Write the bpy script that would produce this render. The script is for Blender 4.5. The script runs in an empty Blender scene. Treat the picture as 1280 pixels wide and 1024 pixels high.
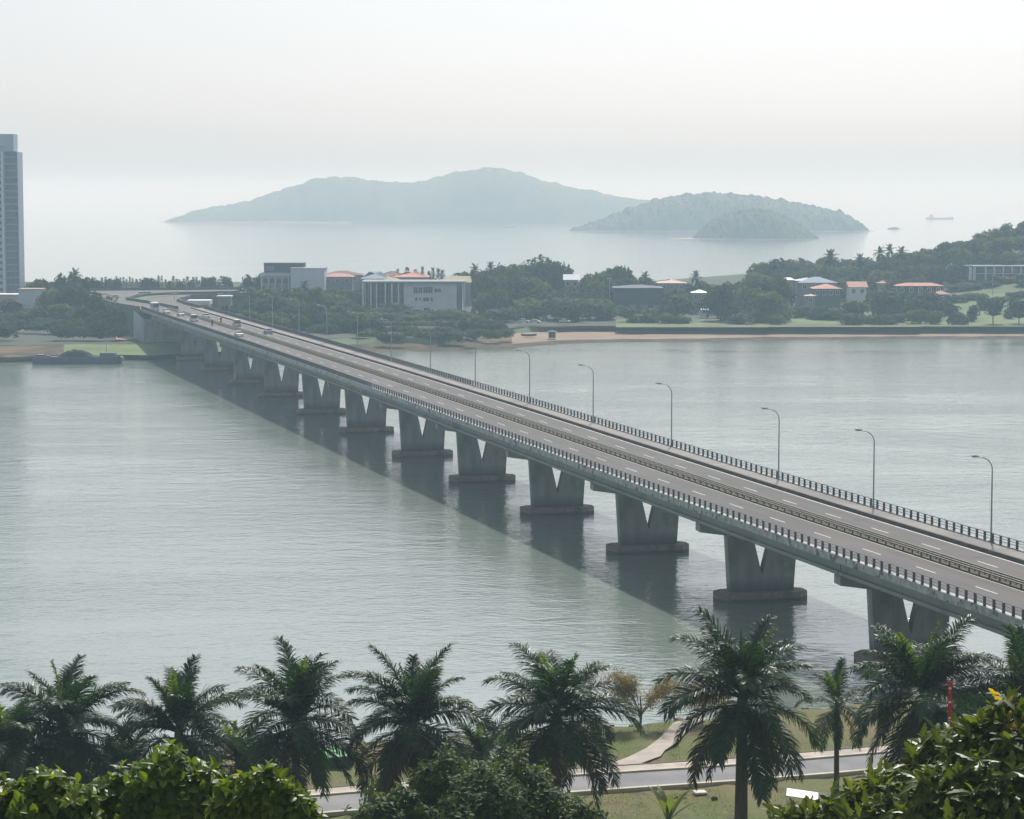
import bpy, math, random
import numpy as np
from mathutils import Vector, Matrix
R = math.radians
random.seed(7); rng = np.random.default_rng(7)
sc = bpy.context.scene
col = sc.collection

# ---------------------------------------------------------------- camera
H = 45.8                       # eye height above the water
FPX, W0, H0, VH = 3000.0, 1280, 1024, 245.0
PIT = math.atan((H0/2-VH)/FPX); CP, SP = math.cos(PIT), math.sin(PIT)
cam = bpy.data.cameras.new('camera'); camo = bpy.data.objects.new('camera', cam); col.objects.link(camo)
camo.location = (0, 0, H); camo.rotation_euler = (R(90)-PIT, 0, 0)
cam.sensor_width = 36; cam.lens = FPX/W0*36; cam.clip_start = .5; cam.clip_end = 90000
sc.camera = camo
# ---------------------------------------------------------------- sky, sun, exposure
SUN_EL, SUN_AZ = 45.0, 9.0    # azimuth measured from +Y towards +X
w = bpy.data.worlds.new('World'); sc.world = w; w.use_nodes = True
nt = w.node_tree; nt.nodes.clear()
sky = nt.nodes.new('ShaderNodeTexSky'); sky.sky_type = 'NISHITA'; sky.sun_disc = False
sky.sun_elevation = R(SUN_EL); sky.sun_rotation = R(SUN_AZ)
sky.air_density = 1.0; sky.dust_density = 2.3; sky.ozone_density = 1.0; sky.altitude = 0
hs = nt.nodes.new('ShaderNodeHueSaturation'); hs.inputs['Saturation'].default_value = .34
bg = nt.nodes.new('ShaderNodeBackground'); bg.inputs['Strength'].default_value = .079
wo = nt.nodes.new('ShaderNodeOutputWorld')
cl = nt.nodes.new('ShaderNodeMix'); cl.data_type = 'RGBA'; cl.blend_type = 'MULTIPLY'; cl.inputs['Factor'].default_value = 1
cl.inputs['B'].default_value = (.945, 1.0, 1.085, 1)          # cool grey of the hazy air
nt.links.new(sky.outputs[0], hs.inputs['Color']); nt.links.new(hs.outputs[0], cl.inputs['A']); nt.links.new(cl.outputs['Result'], bg.inputs[0]); nt.links.new(bg.outputs[0], wo.inputs[0])
sl = bpy.data.lights.new('sun', 'SUN'); sl.energy = 3.5; sl.angle = R(2.0); sl.color = (1, .965, .91)
slo = bpy.data.objects.new('sun', sl); col.objects.link(slo)
sd = Vector((math.sin(R(SUN_AZ))*math.cos(R(SUN_EL)), math.cos(R(SUN_AZ))*math.cos(R(SUN_EL)), math.sin(R(SUN_EL))))
slo.rotation_euler = (-sd).to_track_quat('-Z', 'Y').to_euler(); slo.location = sd*300
sc.view_settings.view_transform = 'Standard'; sc.view_settings.look = 'None'
sc.view_settings.exposure = 0.41; sc.view_settings.gamma = 1; sc.view_settings.use_curve_mapping = False
sc.cycles.max_bounces = 8; sc.cycles.volume_bounces = 3; sc.cycles.transparent_max_bounces = 8
sc.cycles.caustics_reflective = False; sc.cycles.caustics_refractive = False

# ---------------------------------------------------------------- helpers
def at(u, v, z=0.0):
    """world point at height z seen at photograph column u, row v"""
    a, b = (u-W0/2)/FPX, (H0/2-v)/FPX
    dy, dz = CP+b*SP, -SP+b*CP
    k = (z-H)/dz
    return (a*k, dy*k, z)
def up(u, v, Y):
    """world point at distance Y seen at column u, row v"""
    a, b = (u-W0/2)/FPX, (H0/2-v)/FPX
    dy, dz = CP+b*SP, -SP+b*CP
    k = Y/dy
    return (a*k, Y, H+dz*k)

def mat(name, color, rough=.8, var=.0, scale=1.0, color2=None, bump=0.0, bscale=None, metallic=0, spec=None,
        trans=0.0, detail=4, stretch=None, dirt=None, rotz=0.0, tide=None):
    m = bpy.data.materials.new(name); m.use_nodes = True
    t = m.node_tree; b = t.nodes['Principled BSDF']
    b.inputs['Roughness'].default_value = rough; b.inputs['Metallic'].default_value = metallic
    if spec is not None: b.inputs['Specular IOR Level'].default_value = spec
    c = (*color, 1); b.inputs['Base Color'].default_value = c
    tc = t.nodes.new('ShaderNodeTexCoord'); mp = t.nodes.new('ShaderNodeMapping')
    t.links.new(tc.outputs['Object'], mp.inputs[0])
    if stretch: mp.inputs['Scale'].default_value = stretch
    if rotz:
        m0 = t.nodes.new('ShaderNodeMapping'); m0.inputs['Rotation'].default_value = (0, 0, rotz); t.links.new(tc.outputs['Object'], m0.inputs[0]); t.links.new(m0.outputs[0], mp.inputs[0])
    if var or color2:
        n = t.nodes.new('ShaderNodeTexNoise'); n.inputs['Scale'].default_value = scale; n.inputs['Detail'].default_value = detail
        n.inputs['Roughness'].default_value = .62
        t.links.new(mp.outputs[0], n.inputs['Vector'])
        r = t.nodes.new('ShaderNodeValToRGB'); r.color_ramp.elements[0].position = .36; r.color_ramp.elements[1].position = .64
        c2 = color2 if color2 else tuple(min(1, x*(1+var)) for x in color)
        c1 = color if color2 else tuple(x*(1-var) for x in color)
        r.color_ramp.elements[0].color = (*c1, 1); r.color_ramp.elements[1].color = (*c2, 1)
        t.links.new(n.outputs['Fac'], r.inputs[0])
        out = r.outputs[0]
        if dirt:
            n2 = t.nodes.new('ShaderNodeTexNoise'); n2.inputs['Scale'].default_value = dirt[0]; n2.inputs['Detail'].default_value = 6
            t.links.new(tc.outputs['Object'], n2.inputs['Vector'])
            r2 = t.nodes.new('ShaderNodeValToRGB'); r2.color_ramp.elements[0].position = dirt[2]; r2.color_ramp.elements[1].position = dirt[3]
            mx = t.nodes.new('ShaderNodeMix'); mx.data_type = 'RGBA'
            t.links.new(n2.outputs['Fac'], r2.inputs[0]); t.links.new(r2.outputs[0], mx.inputs['Factor'])
            t.links.new(out, mx.inputs['A']); mx.inputs['B'].default_value = (*dirt[1], 1)
            out = mx.outputs['Result']
        if tide:     # dark wet band above the waterline
            sx = t.nodes.new('ShaderNodeSeparateXYZ'); t.links.new(tc.outputs['Object'], sx.inputs[0])
            ad = t.nodes.new('ShaderNodeMath'); ad.operation = 'MULTIPLY_ADD'; t.links.new(n.outputs['Fac'], ad.inputs[0]); ad.inputs[1].default_value = -.9
            t.links.new(sx.outputs['Z'], ad.inputs[2])
            mr = t.nodes.new('ShaderNodeMapRange'); mr.inputs[1].default_value = tide[0]-.45; mr.inputs[2].default_value = tide[1]-.45; mr.inputs[3].default_value = .38; mr.inputs[4].default_value = 1
            t.links.new(ad.outputs[0], mr.inputs[0])
            vm = t.nodes.new('ShaderNodeVectorMath'); vm.operation = 'SCALE'; t.links.new(out, vm.inputs[0]); t.links.new(mr.outputs[0], vm.inputs['Scale']); out = vm.outputs[0]
        t.links.new(out, b.inputs['Base Color'])
    if bump:
        n = t.nodes.new('ShaderNodeTexNoise'); n.inputs['Scale'].default_value = bscale or scale*4; n.inputs['Detail'].default_value = 5
        t.links.new(mp.outputs[0], n.inputs['Vector'])
        bm = t.nodes.new('ShaderNodeBump'); bm.inputs['Strength'].default_value = bump; bm.inputs['Distance'].default_value = .1
        t.links.new(n.outputs['Fac'], bm.inputs['Height']); t.links.new(bm.outputs[0], b.inputs['Normal'])
    if trans:
        tr = t.nodes.new('ShaderNodeBsdfTranslucent'); ms = t.nodes.new('ShaderNodeMixShader'); ms.inputs[0].default_value = trans
        o = t.nodes['Material Output']
        t.links.new(b.outputs[0], ms.inputs[1]); t.links.new(tr.outputs[0], ms.inputs[2]); t.links.new(ms.outputs[0], o.inputs[0])
        tr.inputs[0].default_value = (color[0]*2.4, color[1]*2.2, color[2]*1.0, 1)
    return m

def leafmat(name, c1, c2, trans=.3, rough=.45, spec=.5, scale=.9, tcol=None):
    """foliage: colour wanders between two greens from clump to clump and leaf to leaf"""
    m = bpy.data.materials.new(name); m.use_nodes = True
    t = m.node_tree; b = t.nodes['Principled BSDF']; b.inputs['Roughness'].default_value = rough
    b.inputs['Specular IOR Level'].default_value = spec
    g = t.nodes.new('ShaderNodeNewGeometry'); oi = t.nodes.new('ShaderNodeObjectInfo')
    tc = t.nodes.new('ShaderNodeTexCoord')
    n = t.nodes.new('ShaderNodeTexNoise'); n.inputs['Scale'].default_value = scale; n.inputs['Detail'].default_value = 2
    t.links.new(tc.outputs['Object'], n.inputs['Vector'])
    def math_(op, a, b_):
        k = t.nodes.new('ShaderNodeMath'); k.operation = op
        for i, x in enumerate((a, b_)):
            if isinstance(x, (int, float)): k.inputs[i].default_value = x
            else: t.links.new(x, k.inputs[i])
        return k.outputs[0]
    f = math_('ADD', math_('MULTIPLY', n.outputs['Fac'], .8), math_('MULTIPLY', g.outputs['Random Per Island'], .45))
    f = math_('ADD', f, math_('MULTIPLY', oi.outputs['Random'], .45)); f = math_('SUBTRACT', f, .35)
    mx = t.nodes.new('ShaderNodeMix'); mx.data_type = 'RGBA'
    mx.inputs['A'].default_value = (*c1, 1); mx.inputs['B'].default_value = (*c2, 1)
    t.links.new(f, mx.inputs['Factor']); t.links.new(mx.outputs['Result'], b.inputs['Base Color'])
    tr = t.nodes.new('ShaderNodeBsdfTranslucent'); ms = t.nodes.new('ShaderNodeMixShader'); ms.inputs[0].default_value = trans
    tm = t.nodes.new('ShaderNodeMix'); tm.data_type = 'RGBA'; tm.blend_type = 'MULTIPLY'; tm.inputs['Factor'].default_value = 1
    t.links.new(mx.outputs['Result'], tm.inputs['A']); tm.inputs['B'].default_value = (*(tcol or (2.6, 2.4, .9)), 1)
    t.links.new(tm.outputs['Result'], tr.inputs[0])
    t.links.new(b.outputs[0], ms.inputs[1]); t.links.new(tr.outputs[0], ms.inputs[2]); t.links.new(ms.outputs[0], t.nodes['Material Output'].inputs[0])
    return m

class MB:
    def __init__(s): s.v = []; s.f = []
    def add(s, vs, fs):
        o = len(s.v); s.v += [tuple(p) for p in vs]; s.f += [tuple(i+o for i in f) for f in fs]; return s
    def box(s, c, d, rz=0.0, taper=1.0):
        x, y, z = d[0]/2, d[1]/2, d[2]/2; ca, sa = math.cos(rz), math.sin(rz); vs = []
        for k, zz in ((1, -z), (taper, z)):
            for a, b in ((-x, -y), (x, -y), (x, y), (-x, y)):
                vs.append((c[0]+(a*ca-b*sa)*k, c[1]+(a*sa+b*ca)*k, c[2]+zz))
        return s.add(vs, [(0, 3, 2, 1), (4, 5, 6, 7), (0, 1, 5, 4), (1, 2, 6, 5), (2, 3, 7, 6), (3, 0, 4, 7)])
    def bb(s, a, b):
        return s.box([(a[i]+b[i])/2 for i in range(3)], [abs(b[i]-a[i]) for i in range(3)])
    def tube(s, pts, rad, n=8, cap=True):
        pts = [Vector(p) for p in pts]; rad = rad if isinstance(rad, (list, tuple)) else [rad]*len(pts)
        o = len(s.v); N = len(pts)
        ref = Vector((0, 0, 1))
        for i, p in enumerate(pts):
            t = (pts[min(i+1, N-1)]-pts[max(i-1, 0)]).normalized()
            r0 = ref if abs(t.dot(ref)) < .95 else Vector((1, 0, 0))
            a = t.cross(r0).normalized(); b = t.cross(a).normalized()
            for k in range(n):
                q = 2*math.pi*k/n; s.v.append(tuple(p+(a*math.cos(q)+b*math.sin(q))*rad[i]))
        for i in range(N-1):
            for k in range(n):
                k2 = (k+1) % n; s.f.append((o+i*n+k, o+i*n+k2, o+(i+1)*n+k2, o+(i+1)*n+k))
        if cap: s.f.append(tuple(o+k for k in range(n))[::-1]); s.f.append(tuple(o+(N-1)*n+k for k in range(n)))
        return s
    def loft(s, rows, close=False):
        """rows: list of equally long point lists"""
        o = len(s.v); n = len(rows[0])
        for r in rows: s.v += [tuple(p) for p in r]
        for i in range(len(rows)-1):
            for k in range(n if close else n-1):
                k2 = (k+1) % n; s.f.append((o+i*n+k, o+i*n+k2, o+(i+1)*n+k2, o+(i+1)*n+k))
        return s
    def prism(s, poly, z0, z1):
        n = len(poly); z0 = z0 if hasattr(z0, '__len__') else [z0]*n; z1 = z1 if hasattr(z1, '__len__') else [z1]*n
        vs = [(p[0], p[1], z0[i]) for i, p in enumerate(poly)]+[(p[0], p[1], z1[i]) for i, p in enumerate(poly)]
        fs = [tuple(range(n))[::-1], tuple(range(n, 2*n))]+[(i, (i+1) % n, n+(i+1) % n, n+i) for i in range(n)]
        return s.add(vs, fs)
    def mesh(s, name, m=None, smooth=False):
        me = bpy.data.meshes.new(name); me.from_pydata(s.v, [], s.f)
        if m: me.materials.append(m)
        if smooth: me.shade_smooth()
        me.update(); return me
    def build(s, name, m, parent=None, smooth=False, **k):
        return link(name, s.mesh(name, m, smooth), parent, **k)

def link(name, me, parent=None, loc=None, rot=None, scale=None, label=None, cat=None, group=None, kind=None):
    o = bpy.data.objects.new(name, me); col.objects.link(o)
    if parent: o.parent = parent
    if loc is not None: o.location = loc
    if rot is not None: o.rotation_euler = rot
    if scale is not None: o.scale = scale
    tag(o, label, cat, group, kind); return o
def tag(o, label=None, cat=None, group=None, kind=None):
    if label: o['label'] = label
    if cat: o['category'] = cat
    if group: o['group'] = group
    if kind: o['kind'] = kind
    return o
def thing(name, label, cat, loc=(0, 0, 0), rz=0.0, group=None):
    o = bpy.data.objects.new(name, None); col.objects.link(o); o.empty_display_size = 1
    o.location = loc; o.rotation_euler = (0, 0, rz); return tag(o, label, cat, group)
def bevel(o, wd, seg=2):
    b = o.modifiers.new('bevel', 'BEVEL'); b.width = wd; b.segments = seg; b.limit_method = 'ANGLE'; return o
def copy_tree(o, parent=None):
    c = o.copy(); col.objects.link(c); c.parent = parent
    for ch in list(o.children): copy_tree(ch, c)
    return c

# ---------------------------------------------------------------- materials
M = {}
M['concrete'] = mat('concrete', (.27, .285, .27), .85, .18, .9, bump=.25, bscale=3, dirt=(.25, (.15, .16, .15), .52, .70), stretch=(1, 1, .12), tide=(1.2, 2.6))
M['pilecap'] = mat('pile_cap_concrete', (.27, .215, .18), .9, .2, .6, bump=.3, dirt=(.5, (.15, .125, .105), .56, .7), tide=(.15, .45))
M['girder'] = mat('girder_concrete', (.215, .24, .225), .8, .10, .3, bump=.15, bscale=2, dirt=(.16, (.12, .14, .13), .55, .72))
M['edge'] = mat('stained_edge_concrete', (.27, .285, .28), .85, 0, 1.2, color2=(.44, .455, .45), bump=.4, bscale=3, dirt=(.9, (.11, .12, .12), .56, .64), detail=8)
M['rail'] = mat('dark_painted_rail', (.055, .065, .07), .5, .2, 2)
M['railtop'] = mat('pale_metal_rail', (.22, .24, .25), .4, .1, 2, metallic=.3)
M['post'] = mat('dark_concrete_post', (.085, .085, .09), .75, .25, 1.5)
M['asphalt'] = mat('worn_asphalt', (.092, .084, .081), .9, .14, 1.1, bump=.1, bscale=25, dirt=(.06, (.117, .107, .102), .45, .7), stretch=(1, .025, 1), rotz=-R(16.3))
M['paint'] = mat('white_road_paint', (.58, .57, .53), .7, .2, 1.5)
M['ypaint'] = mat('cream_road_paint', (.50, .46, .33), .7, .2, 1.5)
M['median'] = mat('mossy_median', (.085, .078, .05), .9, .35, .8, bump=.5)
M['olive'] = mat('olive_rail', (.12, .11, .07), .6, .2, 1)
M['walk'] = mat('footway_concrete', (.25, .235, .215), .9, .12, .5, bump=.2, dirt=(.12, (.17, .16, .15), .5, .7))
M['kerb'] = mat('dark_kerb', (.085, .075, .07), .85, .3, .7)
M['steel'] = mat('galvanised_steel', (.33, .35, .36), .42, .08, 2, metallic=.55)
M['white'] = mat('white_paint', (.72, .74, .75), .6, .06, .4)
M['glass'] = mat('dark_glass', (.03, .04, .05), .12, 0, 1, spec=.8)
M['dark'] = mat('dark_void', (.035, .04, .045), .8)
M['rubber'] = mat('tyre_rubber', (.02, .02, .02), .8)
M['bark'] = mat('bark', (.085, .07, .055), .95, .3, 3, bump=.6, stretch=(1, 1, .4))
M['palmbark'] = mat('grey_palm_trunk', (.085, .08, .072), .9, .25, 2.2, bump=.5, stretch=(1, 1, 3))
M['sand'] = mat('beach_sand', (.25, .18, .12), .98, .12, .12, bump=.3, dirt=(.05, (.27, .21, .15), .52, .68))
M['mud'] = mat('wet_mud', (.085, .075, .05), .98, .3, .15, bump=.5, dirt=(.12, (.13, .095, .065), .5, .62), spec=.05)
M['lawn'] = mat('mown_grass', (.115, .175, .045), .95, .25, .08, bump=.4, bscale=2)
M['bank'] = mat('grass_bank', (.10, .15, .065), .95, .35, .1, bump=.5, bscale=1.5)
M['ground'] = mat('wood_floor_ground', (.03, .045, .025), .95, .3, .1, bump=.4)
M['park'] = mat('dry_park_grass', (.085, .115, .018), .95, 0, .16, color2=(.155, .118, .048), bump=.6, bscale=6, detail=7, dirt=(.6, (.08, .062, .04), .56, .72))
M['path'] = mat('pale_paving', (.42, .37, .31), .9, .15, .4, bump=.3, dirt=(.5, (.30, .26, .22), .52, .68))
M['street'] = mat('grey_street', (.19, .19, .20), .9, .10, .5, bump=.15, bscale=20, dirt=(.3, (.24, .235, .23), .5, .7))
M['kerbpale'] = mat('pale_kerb', (.50, .45, .33), .85, .15, .8)
# foliage
M['leafA'] = leafmat('far_leaf_dark', (.014, .032, .020), (.048, .085, .034), .2, .85, .15)
M['leafB'] = leafmat('far_leaf_olive', (.045, .068, .022), (.10, .135, .035), .22, .85, .15)
M['leafC'] = leafmat('far_leaf_casuarina', (.02, .04, .035), (.045, .07, .05), .2, .85, .15)
M['frond'] = leafmat('palm_frond', (.010, .032, .012), (.038, .085, .028), .2, .45, .3, scale=.5, tcol=(2.2, 2.6, 1.0))
M['spear'] = leafmat('young_frond', (.05, .10, .012), (.10, .17, .02), .35, .4, .5)
M['dryfrond'] = leafmat('dry_frond', (.035, .03, .02), (.10, .075, .045), .2, .6, .3)
M['leafN'] = leafmat('near_leaf', (.055, .10, .010), (.15, .22, .022), .36, .42, .28, scale=1.2)
M['leafR'] = leafmat('near_leaf_lobed', (.030, .062, .010), (.115, .150, .020), .30, .42, .25, scale=1.2)
M['leafD'] = leafmat('near_leaf_small', (.022, .050, .012), (.07, .115, .022), .25, .6, .25, scale=1.6)
M['leafY'] = leafmat('yellowing_leaf', (.22, .20, .02), (.35, .24, .03), .4, .4, .4)
M['leafO'] = leafmat('rusty_leaf', (.07, .06, .02), (.17, .115, .035), .35, .6, .3)

# ---------------------------------------------------------------- water
def water_mat():
    m = bpy.data.materials.new('estuary_water'); m.use_nodes = True
    t = m.node_tree; b = t.nodes['Principled BSDF']
    b.inputs['Base Color'].default_value = (.195, .24, .205, 1); b.inputs['Roughness'].default_value = .05
    b.inputs['IOR'].default_value = 2.2; b.inputs['Specular IOR Level'].default_value = 1.0
    tc = t.nodes.new('ShaderNodeTexCoord')
    def noise(scale, sx, sy, det, rz=0):
        mp = t.nodes.new('ShaderNodeMapping'); mp.inputs['Scale'].default_value = (sx, sy, 1); mp.inputs['Rotation'].default_value = (0, 0, rz)
        t.links.new(tc.outputs['Object'], mp.inputs[0])
        n = t.nodes.new('ShaderNodeTexNoise'); n.inputs['Scale'].default_value = scale; n.inputs['Detail'].default_value = det
        n.inputs['Roughness'].default_value = .55; n.inputs['Distortion'].default_value = .4
        t.links.new(mp.outputs[0], n.inputs['Vector']); return n
    n1 = noise(.75, 1, 1.6, 4, .25)       # small ripples
    n2 = noise(.16, 1, 1.7, 2, -.1)      # swell
    n3 = noise(.012, 1, 3.0, 3, .1)      # wind patches: rougher and smoother water
    r3 = t.nodes.new('ShaderNodeMapRange'); r3.inputs[1].default_value = .35; r3.inputs[2].default_value = .68
    r3.inputs[3].default_value = .35; r3.inputs[4].default_value = 1.0
    t.links.new(n3.outputs['Fac'], r3.inputs[0])
    mu = t.nodes.new('ShaderNodeMath'); mu.operation = 'MULTIPLY'
    t.links.new(n1.outputs['Fac'], mu.inputs[0]); t.links.new(r3.outputs[0], mu.inputs[1])
    b1 = t.nodes.new('ShaderNodeBump'); b1.inputs['Strength'].default_value = 1; b1.inputs['Distance'].default_value = .14
    b2 = t.nodes.new('ShaderNodeBump'); b2.inputs['Strength'].default_value = 1; b2.inputs['Distance'].default_value = .14
    t.links.new(n2.outputs['Fac'], b2.inputs['Height']); t.links.new(mu.outputs[0], b1.inputs['Height'])
    t.links.new(b2.outputs[0], b1.inputs['Normal']); t.links.new(b1.outputs[0], b.inputs['Normal'])
    return m
MB().add([(-30000, -300, 0), (30000, -300, 0), (30000, 32000, 0), (-30000, 32000, 0)], [(0, 1, 2, 3)]).build('water', water_mat(), kind='structure')

# ---------------------------------------------------------------- haze
def haze():
    m = bpy.data.materials.new('haze_air'); m.use_nodes = True; t = m.node_tree; t.nodes.clear()
    o = t.nodes.new('ShaderNodeOutputMaterial'); v = t.nodes.new('ShaderNodeVolumePrincipled')
    v.inputs['Color'].default_value = (.62, .84, 1.0, 1); v.inputs['Absorption Color'].default_value = (1, 1, 1, 1); v.inputs['Density'].default_value = HAZE
    v.inputs['Anisotropy'].default_value = .02
    t.links.new(v.outputs[0], o.inputs['Volume'])
    MB().bb((-30500, -800, -8), (30500, 32500, 122)).build('haze', m, kind='stuff')
HAZE = .00029
haze()


# ---------------------------------------------------------------- the bridge
AZ = R(16.3); BD = Vector((-math.sin(AZ), math.cos(AZ), 0)); BN = Vector((math.cos(AZ), math.sin(AZ), 0)); B0 = Vector((28.3, 270.8, 0))
_k = [-140, -60, 0, 40, 118, 200, 290, 330, 420, 600]; _z = [10.9, 10.9, 10.95, 11.15, 11.6, 11.95, 12.05, 12.02, 11.95, 11.9]
_ss = np.arange(-200, 700, 1.0); _zz = np.convolve(np.pad(np.interp(_ss, _k, _z), 20, 'edge'), np.ones(41)/41, 'valid')
def zdk(s): return float(np.interp(s, _ss, _zz))
def B(s, t, dz=0.0, z=None):
    p = B0+BD*s+BN*t; return (p.x, p.y, zdk(s)+dz if z is None else z)
bridge = thing('road_bridge', 'long grey concrete road bridge on V shaped piers crossing the water', 'bridge')
SE = 470.0
def strip(name, t0, t1, dz, m, s0=-115, s1=SE, thick=None, ds=4.0, parent=None, **k):
    ss = np.linspace(s0, s1, int((s1-s0)/ds)+2); mb = MB()
    if thick is None: mb.loft([[B(s, t1, dz), B(s, t0, dz)] for s in ss])
    else:
        mb.loft([[B(s, t0, dz-thick), B(s, t1, dz-thick), B(s, t1, dz), B(s, t0, dz)] for s in ss], True)
        n = len(ss)*4; mb.f += [(0, 3, 2, 1), (n-4, n-3, n-2, n-1)]
    return mb.build(name, m, parent or bridge, **k)
strip('deck_slab', -8.0, 10.3, 0, M['girder'], thick=.34)
# edge beams with a small kerb: left and right, in pieces about 6 m long with joints
for (t0, t1) in ((-8.36, -7.9), (10.16, 10.62)):
    s = -114.0
    while s < SE-1:
        s2 = min(s+6.0, SE)
        ss = np.linspace(s+.03, s2-.03, 3); mb = MB(); j = rng.uniform(-.02, .02)
        mb.loft([[B(q, t0+j, -.50), B(q, t1, -.50), B(q, t1, .22), B(q, t0+j, .22)] for q in ss], True); mb.f += [(0, 3, 2, 1), (8, 9, 10, 11)]
        mb.build('edge_beam', M['edge'], bridge); s = s2
strip('road_surface', -7.9, 6.85, .02, M['asphalt'])
strip('footway', 7.5, 10.16, .16, M['walk'], thick=.15)
strip('footway_kerb', 6.85, 7.15, .42, M['kerb'], thick=.41); strip('footway_gutter', 7.15, 7.5, .10, M['kerb'], thick=.09)
strip('median_kerb', -.62, .92, .16, M['median'], thick=.15)
for t in (-.45, .15, .75):
    strip('median_rail', t-.05, t+.05, .58, M['olive'], thick=.14, ds=6)
mb = MB()
for s in np.arange(-112, SE, 2.0):
    for t in (-.45, .15, .75):
        p = B(s, t, .30); mb.box(p, (.12, .12, .28), AZ)
mb.build('median_post', M['median'], bridge, kind='stuff')
strip('edge_line', -.86, -.72, .028, M['ypaint'], ds=8); strip('edge_line', 1.02, 1.16, .028, M['ypaint'], ds=8)
strip('edge_line', 6.42, 6.62, .028, M['paint'], ds=8); strip('edge_line', -7.35, -7.22, .028, M['paint'], ds=8)
dash_src = {}
for t, off in ((-3.55, -3.5), (3.6, -2.0)):
    s = -108+off
    while s < SE-6:
        mb = MB(); L_ = 4.2
        ss = [s, s+L_/2, s+L_]; mb.loft([[B(q, t+.07, .029), B(q, t-.07, .029)] for q in ss]); mb.build('lane_marking', M['paint'], bridge)
        s += 12.0
# expansion joints across the deck
PS = [-77, -38.5, 0, 38.4, 77.6, 118, 157.2, 201.8, 244, 288.8, 329, 375, 417]
for s in PS:
    mb = MB(); mb.loft([[B(s-.12, t, .026), B(s+.12, t, .026)] for t in (-7.9, -.62)]); mb.loft([[B(s-.12, t, .026), B(s+.12, t, .026)] for t in (.92, 6.85)])
    mb.build('expansion_joint', M['kerb'], bridge)
# girders, span by span
ends = [-114]+PS+[452]
for a, b in zip(ends[:-1], ends[1:]):
    for t in (-7.0, -3.4, .3, 4.2, 8.9):
        mb = MB(); za, zb = zdk(a)-.34, zdk(b)-.34
        for (w_, d0, d1) in ((.34, .0, 1.25), (.62, 1.25, 1.60)):
            rows = []
            for s, z in ((a+.12, za), (b-.12, zb)):
                P = [B(s, t-w_, z=z-d1), B(s, t+w_, z=z-d1), B(s, t+w_, z=z-d0), B(s, t-w_, z=z-d0)]; rows.append(P)
            mb.loft(rows, True); n = len(mb.v); mb.f += [(n-8, n-5, n-6, n-7), (n-4, n-3, n-2, n-1)]
        mb.build('girder', M['girder'], bridge)
# piers
def pier_meshes():
    cap = MB(); ch = 1.1; hx, hy = 5.35, 1.9
    poly = [(-hx, -hy+ch), (-hx+ch, -hy), (hx-ch, -hy), (hx, -hy+ch), (hx, hy-ch), (hx-ch, hy), (-hx+ch, hy), (-hx, hy-ch)]
    cap.prism(poly, -1.2, 1.0)
    st = MB(); th = .80
    zt = 7.55
    left = [(-3.72, 1.2), (-4.15, zt), (-.72, zt), (-.05, 3.35), (-.05, 1.2)]
    right = [(.05, 1.2), (.05, 3.35), (.72, zt), (4.15, zt), (3.72, 1.2)]
    prof = [(-3.72, .95), (-4.15, zt), (-1.15, zt), (-.06, 3.1), (.06, 3.1), (1.15, zt), (4.15, zt), (3.72, .95)]
    n = len(prof)
    vs = [(x, -th, z) for x, z in prof]+[(x, th, z) for x, z in prof]
    # front/back split into convex pieces
    def F(o, flip):
        fs = [(0, 1, 2, 3), (0, 3, 4, 7), (4, 5, 6, 7)]; fs = [tuple(i+o for i in f) for f in fs]
        return [f[::-1] for f in fs] if flip else fs
    st.add(vs, F(0, False)+F(n, True)+[(i, n+i, n+(i+1) % n, (i+1) % n) for i in range(n)])
    cr = MB(); c = 1.0
    prof = [(-7.4, 7.95), (-7.4, 8.85), (8.8, 8.85), (8.8, 7.95), (4.3, 7.5), (-4.3, 7.5)]; n = 6
    cr.add([(x, -c, z) for x, z in prof]+[(x, c, z) for x, z in prof], [tuple(range(n)), tuple(range(n, 2*n))[::-1]]+[(i, n+i, n+(i+1) % n, (i+1) % n) for i in range(n)])
    return cap.mesh('pile_cap', M['pilecap']), st.mesh('pier_stem', M['concrete']), cr.mesh('crosshead', M['concrete'])
capm, stm, crm = pier_meshes()
pad = MB(); pad.box((0, 0, .1), (.7, .7, .2)); padm = pad.mesh('bearing', M['rail'])
for i, s in enumerate(PS):
    p = bpy.data.objects.new('pier', None); col.objects.link(p); p.parent = bridge
    x, y, _ = B(s, 0); p.location = (x, y, 0); p.rotation_euler = (0, 0, R(10))
    top = zdk(s)-.34-1.60-.16; extra = top-8.85
    if s > 400: pass
    c = link('pile_cap', capm, p); bevel(c, .08, 1)
    a = link('pier_stem', stm, p); a.scale = (1, 1, 1); bevel(a, .14, 2)
    a.scale.z = (7.5+extra-1.2)/(7.5-1.2); a.location.z = 1.2-1.2*a.scale.z
    q = link('crosshead', crm, p, loc=(0, 0, extra)); bevel(q, .06, 1)
    for t in (-7.0, -3.4, .3, 4.2, 8.5): link('bearing', padm, p, loc=(t, 0, 8.85+extra-.02))
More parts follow.
